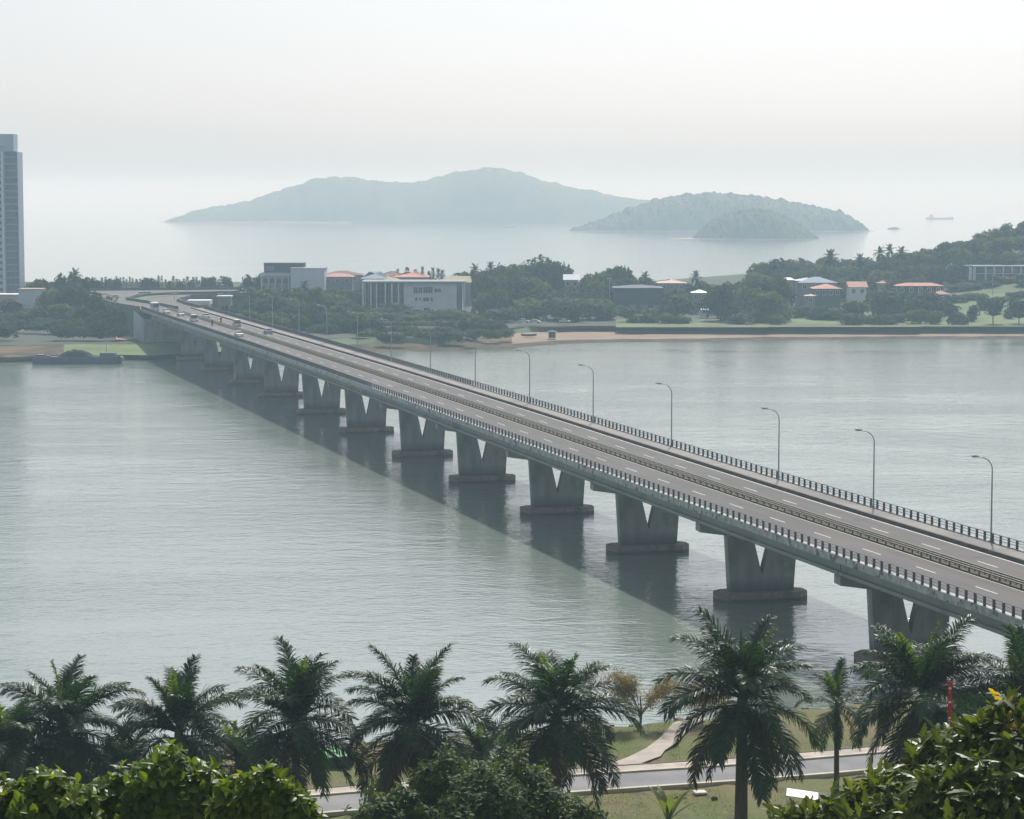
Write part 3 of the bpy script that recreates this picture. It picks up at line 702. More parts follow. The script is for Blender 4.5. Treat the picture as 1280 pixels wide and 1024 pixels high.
for u, v, lab in [(594, 330, 'coconut palm right of the yellow roof'), (613, 328, 'coconut palm next to the domed tree row, left'), (870, 339, 'coconut palm rising beside the pink roof'), (806, 340, 'coconut palm left of the pink roof'), (1038, 313, 'bushy palm on the skyline above the blue roof'), (1100, 309, 'leftmost of the three tall skyline palms on the right'), (1112, 306, 'middle of the three tall skyline palms on the right'), (1127, 309, 'rightmost of the three tall skyline palms'), (1075, 318, 'low palm right of the bushy skyline palm'), (380, 352, 'yellowish palm in front of the pale box building')]:
    far_palm(u, v, 925 if u != 380 else 880, lab, 1.0 if u != 1038 else 1.3)
for u, v in [(519, 335), (528, 334), (536, 338), (541, 334), (548, 337), (553, 336), (497, 335), (509, 336), (566, 344), (575, 345)]:
    tpx('S', u, v-1+rng.uniform(-2, 2), rng.uniform(16, 26), 965, 'spiky conifer poking up behind the columned building roof', 'spiky conifers behind the columned building', trunk=.05)
# casuarina belt behind the road junction
u = 96
while u < 290:
    tpx('S' if rng.random() < .75 else 'D', u, 346+rng.uniform(-2.5, 3.5), rng.uniform(12, 18), 1010+rng.uniform(-10, 10), (_q := 'spiky casuarina in the belt behind the road junction, '+('left end' if u < 150 else 'left of the mast' if u < 232 else 'right of the mast')), _q+' (several)', trunk=.05, zg=4.5); u += rng.uniform(3.2, 5.0)
# wood on the left bank
LW = [(35, 352, 30, 900), (52, 346, 34, 890), (72, 340, 38, 880), (92, 338, 40, 875), (112, 345, 40, 870), (10, 372, 40, 850), (40, 385, 44, 830), (66, 358, 48, 830), (92, 352, 50, 825), (118, 362, 46, 825), (136, 374, 36, 800), (60, 380, 50, 800), (84, 378, 52, 790), (108, 386, 50, 785), (132, 390, 40, 790), (20, 388, 44, 800), (150, 385, 26, 775), (-20, 370, 50, 830), (-60, 360, 60, 840), (0, 392, 40, 790), (50, 396, 46, 775), (100, 400, 44, 765)]
LW += [(130, 366, 24, 775), (119, 364, 26, 778), (140, 372, 20, 770)]+[(u_, 402+5*math.sin(u_*.7), 34, 712) for u_ in range(-20, 150, 24) if not 25 < u_ < 62]+[(156, 380, 26, 752), (152, 388, 28, 735), (140, 384, 30, 742), (126, 386, 34, 742), (118, 374, 34, 760), (104, 380, 36, 752), (150, 392, 30, 745), (162, 398, 22, 735), (138, 396, 34, 740), (120, 392, 40, 745), (98, 396, 40, 742), (72, 398, 44, 745), (146, 380, 24, 770), (45, 402, 36, 748), (20, 398, 30, 752), (128, 378, 34, 775), (5, 402, 30, 752), (-30, 395, 50, 750)]
for i, (u, v, w_, Y) in enumerate(LW):
    kind = 'O' if i in (0, 7, 12, 13) else 'D'
    tpx(kind, u, v, w_, Y, (_q := ('olive' if kind == 'O' else 'dark green')+' tree, '+('front' if Y < 760 else 'middle' if Y < 835 else 'back')+' row of the left bank wood, '+('by the bridge end' if u > 115 else 'above the barge' if u > 55 else 'below the tower')), _q+' (several)', zg=4, trunk=.1)
far_palm(94, 336, 870, 'palm on the skyline of the left bank wood', 1.0)

# ---------------------------------------------------------------- road junction beyond the bridge
ZR = 11.92
mats4 = dict(wall=mat('pale_blue_render', (.60, .65, .71), .8, .08, .15), grey=mat('grey_render', (.24, .26, .29), .85, .1, .2), lav=mat('white_render', (.76, .79, .84), .8, .06, .2),
             red=mat('terracotta_roof', (.48, .20, .13), .8, .15, .5), salmon=mat('salmon_roof', (.50, .24, .18), .8, .12, .5), dkred=mat('brown_red_roof', (.16, .08, .07), .85, .2, .5),
             blue=mat('blue_metal_roof', (.20, .27, .35), .8, .1, .3), yel=mat('yellow_roof', (.40, .36, .18), .8, .1, .3), pink=mat('pale_pink_roof', (.60, .44, .38), .8, .1, .3), steelblue=mat('slate_blue_sheet', (.08, .11, .15), .85, .1, .2))
BPt = lambda s, t: B(s, t)[:2]
def sheet(name, pts, z, m, skirt=None, **k):
    mb = MB(); n = len(pts); mb.add([(p[0], p[1], z) for p in pts], [tuple(range(n))])
    if skirt is not None: mb.add([(p[0], p[1], z) for p in pts]+[(p[0], p[1], skirt) for p in pts], [(i, n+i, n+(i+1) % n, (i+1) % n) for i in range(n)])
    return mb.build(name, m, **k)
P2 = lambda u, v, z=ZR: at(u, v, z)[:2]
sheet('embankment', [BPt(SE-.5, 10.9), P2(233, 381), P2(221, 376.5), P2(238, 372), P2(310, 368.6), P2(310, 361.6), P2(112, 363.2), P2(112, 371), P2(140, 381), BPt(SE-.5, -8.7)], ZR-.05, M['bank'], skirt=2, kind='structure')
sheet('road', [BPt(SE, 10.1), P2(233, 380.6), P2(222, 376.5), P2(238, 372.3), P2(310, 369), P2(310, 362), P2(113, 363.6), P2(113, 370.6), P2(141, 380.5), BPt(SE, -8.0)], ZR, M['asphalt'], kind='structure')
sheet('traffic_island', [P2(159, 375), P2(184, 370.4), P2(215, 368.8), P2(213, 369.8), P2(186, 373), P2(181, 375.6), P2(186, 378.8)], ZR+.12, M['bank'], skirt=ZR-.02, kind='structure')
def wall_line(name, pts, h, th, m, label, cat, z=ZR):
    T = thing(name, label, cat); rows = []
    for i, p in enumerate(pts):
        a = Vector(pts[max(0, i-1)]); b = Vector(pts[min(len(pts)-1, i+1)]); d = (b-a).normalized(); n = Vector((-d.y, d.x))*th/2
        rows.append([(p[0]-n.x, p[1]-n.y, z-.3), (p[0]+n.x, p[1]+n.y, z-.3), (p[0]+n.x, p[1]+n.y, z+h), (p[0]-n.x, p[1]-n.y, z+h)])
    mb = MB(); mb.loft(rows, True); N = len(rows)*4; mb.f += [(0, 3, 2, 1), (N-4, N-3, N-2, N-1)]
    mb.build('wall', m, T); return T
dw = mat('grey_barrier', (.12, .13, .13), .85, .2, .3)
wall_line('road_barrier', [BPt(SE+1, .15), P2(222, 386.5), P2(190, 380), P2(170, 376.8), P2(158, 375), P2(165, 373), P2(184, 370.2), P2(215, 368.6), P2(300, 366.8)], .9, .5, dw, 'low dark barrier curving round the nose of the junction beyond the bridge', 'barrier')
wall_line('road_barrier', [BPt(SE+.8, 10.5), P2(233, 380.9), P2(221.5, 376.6), P2(238, 372), P2(310, 368.7)], .9, .4, dw, 'barrier on the inside of the right hand ramp curve', 'barrier')
wall_line('road_barrier', [BPt(SE+.8, -8.4), P2(140, 380.9), P2(112, 370.9)], .9, .4, dw, 'left parapet where the bridge meets the wooded bank', 'barrier')
wall_line('road_barrier', [P2(112, 363.4), P2(200, 362.6), P2(310, 361.8)], .9, .4, dw, 'far parapet of the cross road before the casuarina belt', 'barrier')
# slopes the ground up to the junction behind
sheet('ground', [P2(300, 372, 3.9), P2(300, 352, 4.6), P2(100, 352, 4.6), P2(100, 400, 3.9)], 4.45, M['ground'], kind='structure')

# ---------------------------------------------------------------- buildings
def building(name, label, u0, u1, vt, Y, depth=12, wall='lav', z0=None, cat='building', ry=0):
    xa, _, zt = up(u0, vt, Y); xb = up(u1, vt, Y)[0]; z0 = hz((xa+xb)/2, Y)-.3 if z0 is None else z0
    T = thing(name, label, cat, ((xa+xb)/2, Y, z0)); w_ = xb-xa; h = zt-z0
    m = MB(); m.bb((-w_/2, 0, 0), (w_/2, depth, h)); m.build('wall', mats4[wall], T)
    return T, w_, h
def win(T, x0, x1, z0, z1, mullions=1, name='window'):
    """window recessed look: frame proud of the wall, pane just behind the frame"""
    f = MB(); t = .12
    f.bb((x0-t, -.10, z0-t), (x0, .0, z1+t)); f.bb((x1, -.10, z0-t), (x1+t, .0, z1+t)); f.bb((x0, -.10, z1), (x1, .0, z1+t)); f.bb((x0, -.14, z0-t), (x1, .0, z0))
    for k in range(1, mullions+1):
        x = x0+(x1-x0)*k/(mullions+1); f.bb((x-.04, -.08, z0), (x+.04, 0, z1))
    fr = f.build(name, M['white'], T); g = MB(); g.bb((x0, -.05, z0), (x1, .03, z1)); g.build('pane', M['glass'], fr)
def hip_roof(T, x0, x1, y0, y1, z, h, m, name='roof', inset=None, over=.5):
    x0 -= over; x1 += over; y0 -= over; y1 += over; c = (y0+y1)/2; i = inset if inset is not None else (y1-y0)/2
    mb = MB(); mb.add([(x0, y0, z), (x1, y0, z), (x1, y1, z), (x0, y1, z), (x0+i, c, z+h), (x1-i, c, z+h)], [(0, 1, 5, 4), (1, 2, 5), (2, 3, 4, 5), (3, 0, 4), (0, 3, 2, 1)])
    return mb.build(name, m, T)
# the grey and pale blue stepped block
T, w_, h = building('flat_roofed_building', 'pale blue windowless box wing at the right of the stepped grey building', 363, 405.5, 336.5, 905, 14, 'wall')
m = MB(); m.bb((-w_/2-.15, -.15, h), (w_/2+.15, 14.1, h+.35)); m.build('roof_edge', mats4['grey'], T)
T, w_, h = building('flat_roofed_building', 'stepped grey building with a dark top storey behind trees left of the pale box', 325, 362.5, 341.5, 912, 14, 'grey')
m = MB(); m.bb((-w_/2, -.5, h-1.2), (w_/2, -.05, h+.1)); m.build('canopy', mats4['wall'], T)
for k in range(5):
    x = -w_/2+.6+k*(w_-1.2)/4; m = MB(); m.bb((x-.22, -.5, 0), (x+.22, -.06, h-1.25)); m.build('column', mats4['wall'], T)
for k in range(4):
    x = -w_/2+1.2+k*(w_-1.2)/4; win(T, x, x+1.7, h-4.0, h-1.9)
m = MB(); m.bb((-w_/2+1.2, 3, h), (w_/2+4.9, 13, h+3.6)); m.build('top_storey', mats4['steelblue'], T)
m = MB(); m.bb((-w_/2+1.0, 2.8, h+3.6), (w_/2+5.1, 13.2, h+3.85)); m.build('roof', mats4['grey'], T)
m = MB(); m.bb((-w_/2+1.6, 2.95, h+.9), (-w_/2+5, 3, h+2.6)); m.build('panel', mats4['grey'], T)
# the columned building
YB = 868
roofgrey = mat('weathered_flat_roof', (.27, .29, .32), .9, .15, .3)
T, w_, h = building('columned_building', 'long building with slim white columns and a windowed lavender wall under a flat roof', 456, 578, 353.5, YB, 16, 'lav')
px = lambda u: up(u, 352, YB)[0]-T.location.x
zv = lambda v: up(500, v, YB)[2]-T.location.z
m = MB(); m.bb((px(452), -2.4, h), (px(582), 17, h+.55)); m.build('flat_roof', roofgrey, T)
m = MB(); m.bb((px(457), -.22, .2), (px(504.5), -.02, h-.1)); m.build('curtain_wall', M['glass'], T)
for u in (461, 468, 476, 486, 494, 501):
    m = MB(); m.bb((px(u)-.08, -.4, .2), (px(u)+.08, -.23, h-.1)); m.build('mullion', mats4['grey'], T)
for v in (362, 371, 380):
    m = MB(); m.bb((px(457), -.36, zv(v)-.12), (px(504.5), -.24, zv(v)+.12)); m.build('floor_band', mats4['steelblue'], T)
for u in (454, 464, 471, 482, 490, 498.5):
    m = MB(); m.bb((px(u)-.24, -2.2, 0), (px(u)+.24, -1.8, h-.02)); m.build('column', mats4['lav'], T)
m = MB(); m.bb((px(580.5), -2.2, 0), (px(581.9), -1.7, h-.02)); m.build('column', M['white'], T)
m = MB(); m.bb((px(571), -.25, .3), (px(577.8), -.02, h-.6)); m.build('recess_shade', mats4['steelblue'], T)  # dark slab; its colour paints in the shade of a set-back bay
for a, b, v0, v1, n in ((517, 522, 359, 367, 1), (523, 528, 359, 366.5, 1), (529, 540.5, 358.5, 366.5, 3), (543, 551, 361, 365.5, 1), (519, 521.5, 372, 376, 0), (524, 526.5, 372.5, 375.5, 0), (529, 536, 372, 376.5, 1), (538, 541, 372, 376.5, 0), (530, 537, 385, 389, 1)):
    win(T, px(a), px(b), zv(v1), zv(v0), n)
m = MB(); m.bb((px(506), -.12, zv(370)-.1), (px(570), -.01, zv(370)+.1)); m.build('string_course', mats4['wall'], T)
# roofs behind it
def house(label, u0, u1, veave, vridge, Y, roof, wall='grey', depth=10, name='house', wins=3, gable=False):
    T, w_, h = building(name, label, u0, u1, veave, Y, depth, wall)
    rh = up(u0, vridge, Y+depth/2)[2]-up(u0, veave, Y)[2]; rh = max(.5, rh)
    hip_roof(T, -w_/2, w_/2, 0, depth, h, rh, mats4[roof] if isinstance(roof, str) else roof, inset=0.01 if gable else None, over=.6)
    for k in range(wins):
        x = -w_/2+w_*(k+.5)/wins; win(T, x-.6, x+.6, h-2.2, h-.8, 1)
    return T
house('long brown red hipped roof behind the trees left of the columned building', 402, 452, 344, 338.5, 935, 'dkred', depth=12)
house('house under a faded orange roof just right of the pale box building', 404, 440, 346, 341.5, 915, 'salmon', depth=8)
house('low blue grey hipped roof over the left end of the columned building', 452, 484, 348.5, 339.5, 900, 'blue', depth=14, wins=0)
house('small cream fronted gable between blue and orange roofs', 477, 501, 351.5, 346.5, 896, 'yel', depth=6, wins=0)
house('bright orange tiled roof above the middle of the columned building', 494, 534, 346.5, 339.5, 920, 'red', depth=16, wins=0)
house('darker red roof running left behind the bright orange tiled roof', 470, 510, 346, 339, 945, 'dkred', depth=14, wins=0)
T, w_, h = building('flat_roofed_building', 'building with a yellow roof right of the columned building', 557, 588, 353, 915, 10, 'grey')
hip_roof(T, -w_/2, w_/2, 0, 10, h, up(560, 345, 920)[2]-up(560, 353, 915)[2], mats4['yel'], inset=.5)
house('white gabled roof between the big domed tree and the dark wood', 706, 723, 350, 343, 900, mats4['wall'], depth=9, gable=True, wins=2)
T, w_, h = building('warehouse', 'wide slate blue shed wall behind the olive trees above the beach', 698, 835, 359, 880, 14, 'steelblue', wins if False else None) if False else building('warehouse', 'slate blue shed wall between dark trees above the middle of the beach', 768, 828, 360, 868, 14, 'steelblue')
hip_roof(T, -w_/2, w_/2, 0, 14, h, .9, mats4['steelblue'], name='roof')
for k in range(4):
    x = -w_/2+w_*(k+.5)/4; m = MB(); m.bb((x-1.3, -.12, .1), (x+1.3, -.02, 3.2)); d = m.build('door', mats4['grey'], T)
house('pale pink hipped roof between the dark wood and the tall palm', 824, 857, 354, 349, 905, 'pink', depth=12)
house('low building with white awnings stacked in front, left of the white bus', 866, 884, 366, 362, 862, M['white'], depth=6, wins=2)
house('house with a broad blue metal roof at the centre of the roof cluster', 1000, 1046, 353.5, 346, 895, 'blue', depth=12, wins=4)
house('house with a pale sheet roof at the left of the blue roof', 997, 1021, 351, 347, 900, 'wall', depth=8, wins=1)
house('small white roof peeping out at the left end of the blue roof', 980, 992, 350, 347, 893, M['white'], depth=6, wins=1)
house('dark walled house under a salmon roof below the blue roof', 1018, 1051, 361, 354.5, 866, 'salmon', wall='steelblue', depth=10, wins=4)
house('small pink awning roof left of the salmon roofed house', 1008, 1019, 370, 367.5, 850, 'pink', depth=4, wins=1)
house('open gable house with an orange and white roof right of the blue roof', 1062, 1083, 359, 352, 880, 'salmon', wall='lav', depth=8, gable=True, wins=2)
house('long low red roof over the dark trees at the right', 1122, 1179, 357.5, 353.5, 885, 'red', wall='steelblue', depth=7, wins=5)
house('short salmon roof at the right end below the long red roof', 1169, 1186, 368, 363, 872, 'salmon', wall='steelblue', depth=5, wins=1)
house('tiny orange roof in the trees left of the long red roof', 1099, 1107, 354, 351, 900, 'salmon', depth=4, wins=0)
# white two-storey block at the right edge
T, w_, h = building('two_storey_block', 'white two storey block with open bays at the right edge', 1212, 1330, 333.5, 965, 12, 'steelblue')
px = lambda u: up(u, 352, 965)[0]-T.location.x
m = MB(); m.bb((-w_/2-.3, -1.6, h-.1), (w_/2+.3, 12.3, h+.35)); m.build('flat_roof', roofgrey, T)
m = MB(); m.bb((-w_/2-.3, -1.5, 0), (-w_/2+.7, -.6, h+.9)); m.build('corner_pier', M['white'], T)
m = MB(); m.bb((-w_/2+1.2, -1.5, 0), (-w_/2+2.2, -.6, h-.12)); m.build('corner_pier', M['white'], T)
m = MB(); m.bb((-w_/2, -1.5, h*.5-.2), (w_/2, -.1, h*.5+.12)); m.build('floor_slab', mats4['wall'], T)
for k in range(10):
    x = px(1231+k*11); m = MB(); m.bb((x-.28, -1.5, 0), (x+.28, -1.0, h-.12)); m.build('column', mats4['lav'], T)
    win(T, x+.9, x+2.6, h*.5+.9, h-1.1, 1); win(T, x+.9, x+2.6, .9, h*.5-1.0, 1)
# tower on the left edge
YT = 925
xa = up(23.5, 300, YT)[0]; zt = up(20, 190, YT)[2]; zt2 = up(10, 167.5, YT)[2]
T = thing('apartment_tower', 'tall blue white apartment tower cut by the left edge of the picture', 'tower', (xa, YT, 3.5))
tw = mat('tower_white_render', (.46, .54, .62), .7, .05, .1); tg = mat('tower_blue_cladding', (.20, .29, .37), .35, .08, .3); tg2 = mat('tower_window_band', (.10, .16, .22), .25)
Ht = zt-3.5
m = MB(); m.bb((-28, 0, 0), (-5.2, 11, Ht-.3)); m.build('wall', tw, T)
m = MB(); m.bb((-5.2, .25, 0), (0, 10, Ht)); m.build('glazed_bay', tg, T)
m = MB(); m.bb((-28, 1.2, Ht-.3), (-1.6, 9, zt2-3.5)); m.build('top_storey', tw, T)
m = MB(); m.bb((-9.6, -.5, 0), (-9.0, 0, Ht)); m.build('fin', tw, T); m = MB(); m.bb((-6.3, -.6, 0), (-5.3, .2, Ht)); m.build('fin', M['white'], T)
m = MB(); m.add([(-28, -1.4, Ht+3.2), (-6, -1.4, Ht+2.4), (-4, 1, Ht+2.2), (-28, 1.1, Ht+3.0), (-28, -1.4, Ht+3.5), (-6, -1.4, Ht+2.7), (-4, 1, Ht+2.5), (-28, 1.1, Ht+3.3)], [(0, 3, 2, 1), (4, 5, 6, 7), (0, 1, 5, 4), (1, 2, 6, 5), (2, 3, 7, 6), (3, 0, 4, 7)]); m.build('roof_canopy', M['white'], T)
nf = 23; fh = Ht/nf
wf = MB(); wf.bb((-.05, -.12, -.05), (2.35, -.02, .08)); wfm = wf.mesh('window_sill', M['white']); pn = MB(); pn.bb((0, -.10, .08), (2.3, -.015, 1.35)); pnm = pn.mesh('window', tg2)
bl = MB(); bl.bb((0, .05, 0), (4.6, .24, .16)); blm = bl.mesh('floor_line', tw); gp = MB(); gp.bb((0, .12, .3), (1.35, .24, 2.2)); gpm = gp.mesh('pane', tg2)
for k in range(nf):
    z = k*fh+.5
    for x in (-8.8, -12.6, -16.4, -20.2):
        o = link('window', pnm, T, loc=(x, 0, z)); link('window_sill', wfm, o)
    link('floor_line', blm, T, loc=(-5.0, 0, z))
    for q in range(3): link('pane', gpm, T, loc=(-4.75+q*1.55, 0, z+.1))
# low white block and stands at the tower's foot
T, w_, h = building('low_building', 'plain pale box building with a tan flat roof at the foot of the tower', 23, 51, 362.5, 850, 9, 'wall', z0=4)
m = MB(); m.bb((-w_/2-.3, -.3, h), (w_/2+.3, 9.3, h+.35)); m.build('flat_roof', mat('tan_roof', (.42, .34, .24), .9, .1, .5), T)
T, w_, h = building('low_building', 'long low pink walled block peeping over the trees at the left edge', -30, 24, 369, 862, 9, 'pink', z0=4)
m = MB(); m.bb((-w_/2-.3, -.3, h), (w_/2+.3, 9.3, h+.3)); m.build('flat_roof', M['white'], T)
# grey flat building with white fascia beside the ramp
T, w_, h = building('roadside_shelter', 'grey flat roofed shelter with a broad white fascia beside the bridge ramp', 222, 262, 380.5, 765, 6, 'grey', z0=6)
m = MB(); m.bb((-w_/2+3, -1.2, h-.1), (w_/2+.2, 6, h+1.3)); m.build('fascia', M['white'], T)
m = MB(); m.bb((w_/2-.1, -1.2, 0), (w_/2+.25, -.8, h-.12)); m.build('post', M['white'], T)
for k in range(3):
    m = MB(); m.bb((-w_/2+3.3+k*2.1, -1.1, 0), (-w_/2+3.45+k*2.1, -.95, h-.12)); m.build('post', mats4['wall'], T)
T, w_, h = building('roadside_shelter', 'small white roofed shelter under the trees right of the ramp', 272, 288, 371.5, 800, 5, 'grey', z0=6)
m = MB(); m.bb((-w_/2-.3, -.6, h), (w_/2+.3, 5.3, h+.45)); m.build('roof', M['white'], T)
# waterfront fence, posts and rails
T = thing('fence', 'low white waterfront fence left of the sand spit', 'fence')
n = 26
for i in range(n+1):
    u = 452+i*(562-452)/n; x, y, _ = at(u, 411.5, 3.2); m = MB(); m.box((x, y, 3.6), (.3, .3, 1.0)); m.build('post', M['white'], T)
m = MB(); pts = [at(452+i*110/n, 411.5, 3.2) for i in range(n+1)]
m.tube([(p[0], p[1], 3.95) for p in pts], .12, 4); m.tube([(p[0], p[1], 3.55) for p in pts], .08, 4); m.build('rail', M['white'], T)

for i in range(n):
    if rng.random() < .75:
        a_, b_ = pts[i], pts[i+1]; m = MB(); m.add([(a_[0], a_[1], 3.3), (b_[0], b_[1], 3.3), (b_[0], b_[1], 4.0), (a_[0], a_[1], 4.0), (a_[0], a_[1]+.12, 3.3), (b_[0], b_[1]+.12, 3.3), (b_[0], b_[1]+.12, 4.0), (a_[0], a_[1]+.12, 4.0)], [(0, 1, 2, 3), (7, 6, 5, 4), (3, 2, 6, 7), (0, 4, 5, 1), (1, 5, 6, 2), (0, 3, 7, 4)]); m.build('panel', M['white'], T)

# parasols and tents
def tent(u, v, Y, w_, h, m_, label, cat='tent', name='tent'):
    x, _, z = up(u, v, Y); g = 3.9 if u < 250 else hz(x, Y)
    T = thing(name, label, cat, (x, Y, g)); H_ = z-g
    m = MB(); N = 8; top = (0, 0, H_); ring = [(w_/2*math.cos(6.283*i/N+.39), w_/2*.8*math.sin(6.283*i/N+.39), H_-h) for i in range(N)]
    m.add([top]+ring+[(p[0], p[1], p[2]-.25) for p in ring], [(0, i+1, (i+1) % N+1) for i in range(N)]+[(i+1, N+i+1, N+(i+1) % N+1, (i+1) % N+1) for i in range(N)]); m.build('canopy', m_, T)
    for i in (0, 2, 5, 7):
        m = MB(); m.tube([(ring[i][0]*.95, ring[i][1]*.95, 0), (ring[i][0]*.95, ring[i][1]*.95, H_-h)], .06, 5); m.build('pole', M['steel'], T)
tent(11, 413, 760, 5.2, 1.3, M['white'], 'white peaked tent on the left bank lawn')
tent(36, 416, 758, 3.2, .7, mats4['yel'], 'low cream awning right of the white tent on the left bank')
tent(54, 416, 758, 3.0, .6, mats4['pink'], 'small pink awning at the edge of the left bank wood')
tent(172, 414.5, 735, 3.0, .6, M['white'], 'white sunshade on the tan forecourt beside the bridge abutment')
tent(600, 371, 850, 4.0, 1.2, mats4['pink'], 'small pink and white gabled canopy right of the columned building')
sheet('forecourt', [P2(146, 423, 3.95), P2(178, 420, 3.95), P2(163, 411, 3.95), P2(143, 413, 3.95)], hz(-110, 740)+.25, mat('red_paving', (.42, .28, .22), .9, .15, .3), skirt=2.5, kind='structure')

# ---------------------------------------------------------------- vehicles
def car_parts(L=4.3, W=1.75, Hh=1.45, van=False):
    prof = [(-L/2, .35), (-L/2, .8), (-L*.44, .95), (-L*.22 if not van else -L*.47, .98), (L*.27, .95), (L*.47, .78), (L/2, .55), (L/2, .35)]
    b = MB(); n = len(prof); b.add([(x, -W/2, z) for x, z in prof]+[(x, W/2, z) for x, z in prof], [tuple(range(n)), tuple(range(n, 2*n))[::-1]]+[(i, n+i, n+(i+1) % n, (i+1) % n) for i in range(n)])
    r0, r1 = (-L*.44, L*.28) if not van else (-L*.49, L*.34)
    t0, t1 = (-L*.30, L*.10) if not van else (-L*.47, L*.22)
    g = MB(); g.add([(r0, -W*.46, .94), (r1, -W*.46, .94), (r1, W*.46, .94), (r0, W*.46, .94), (t0, -W*.40, Hh-.06), (t1, -W*.40, Hh-.06), (t1, W*.40, Hh-.06), (t0, W*.40, Hh-.06)], [(0, 1, 5, 4), (1, 2, 6, 5), (2, 3, 7, 6), (3, 0, 4, 7)])
    rf = MB(); rf.bb((t0-.05, -W*.41, Hh-.06), (t1+.05, W*.41, Hh))
    wh = MB(); wh.tube([(0, -.1, 0), (0, .1, 0)], .32, 10)
    hl = MB(); hl.bb((0, -.16, -.07), (.05, .16, .07))
    return b, g, rf, wh, hl
_cm = {}
def car(label, loc, rz, colr, group, van=False, name='car', cat='car'):
    key = van
    if key not in _cm: _cm[key] = [q.mesh(nm, mm) for q, nm, mm in zip(car_parts(4.3 if not van else 4.8, 1.75, 1.45 if not van else 1.95, van), ('body', 'windows', 'roof', 'wheel', 'headlight'), (None, M['glass'], None, M['rubber'], M['white']))]
    bm_, gm, rm, wm_, hm = _cm[key]
    T = thing(name, label, cat, loc, rz, group)
    for nm, me in (('body', bm_), ('roof', rm)):
        me = me.copy(); me.materials.clear(); me.materials.append(colr); bevel(link(nm, me, T), .06, 1)
    link('windows', gm, T)
    for x in (-1.35, 1.35):
        for y in (-.82, .82): link('wheel', wm_, T, loc=(x, y, .32))
    for y in (-.6, .6): link('headlight', hm, T, loc=(2.1 if not van else 2.35, y, .7))
    T.scale = (.86, .92, .92); return T
cw = mat('car_white', (.75, .76, .77), .3, 0, 1, spec=.6); cs = mat('car_silver', (.40, .42, .44), .3, 0, 1, metallic=.4); cb = mat('car_blue', (.12, .20, .34), .3); cd = mat('car_dark', (.05, .055, .06), .3); crd = mat('car_red', (.35, .04, .03), .35)
def on_deck(s, t): x, y, z = B(s, t); return (x, y, z+.03)
DIR = R(16.3)+R(90)
GV = 'vehicles on the bridge'
car('white car with dark windscreen behind the barrier, leftmost of the cars on the bridge', on_deck(441, -4.5), DIR+math.pi, cw, GV)
car('white hatchback second from the left on the bridge', on_deck(426, -2.6), DIR+math.pi, cw, GV)
car('white van alongside a white car on the bridge', on_deck(395, -3.6), DIR+math.pi, cw, GV, van=True, name='van', cat='van')
car('white car just behind the white van on the bridge', on_deck(411, 2.2), DIR, cw, GV)
car('dark car with a white roof in the farther carriageway', on_deck(366, 3.0), DIR, cw, GV, van=True, name='van', cat='van')
car('white topped car in the near carriageway, nearest vehicle on that side', on_deck(321, -4.2), DIR+math.pi, cw, GV)
car('small blue grey car in the far carriageway, rightmost vehicle on the bridge', on_deck(330, 4.6), DIR, cb, GV)
for u, v, l in [(142, 374, 'white car on the wide road left of the junction nose'), (176, 369.6, 'white car just above the junction nose'), (183, 369.2, 'second white car above the junction nose, to the right')]:
    x, y, z = at(u, v, ZR); car(l, (x, y, ZR+.03), R(200), cw, GV)
# bus at the bridge end
def bus(label, loc, rz, L=9.5, colr=None):
    T = thing('bus', label, 'bus', loc, rz); b = MB(); b.bb((-L/2, -1.22, .45), (L/2, 1.22, 3.0)); bevel(b.build('body', colr or cw, T), .15, 2)
    g = MB(); g.bb((-L/2+.6, -1.25, 1.55), (L/2-.6, -1.21, 2.5)); g.bb((-L/2+.6, 1.21, 1.55), (L/2-.6, 1.25, 2.5)); g.bb((L/2-.02, -1.05, 1.3), (L/2+.03, 1.05, 2.6)); g.bb((-L/2-.03, -1.05, 1.5), (-L/2+.02, 1.05, 2.5)); g.build('windows', M['glass'], T)
    for x in (-L*.3, L*.32):
        for y in (-1.1, 1.1): w = MB(); w.tube([(x, y-.14, .48), (x, y+.14, .48)], .48, 12); w.build('wheel', M['rubber'], T)
    return T
x, y, z = B(458, -5.6, .03); bus('white bus with dark windscreen at the far end of the bridge', (x, y, z), DIR+math.pi, 6.0).scale = (.85, .85, .85)
x, y, _ = up(897, 392, 838); bus('white bus with dark window bands parked under the trees on the far shore', (x, y, hz(x, y)+.1), 0, 12)
# road sign post on the deck
x, y, z = B(449, -7.0, .02); T = thing('road_sign', 'slim dark sign post at the roadside near the far bridge end', 'road sign', (x, y, z), DIR)
m = MB(); m.tube([(0, 0, 0), (0, 0, 2.3)], .07, 6); m.build('post', M['rail'], T); m = MB(); m.bb((-.05, -.3, 1.7), (-.02, .3, 2.3)); m.build('plate', M['rail'], T)
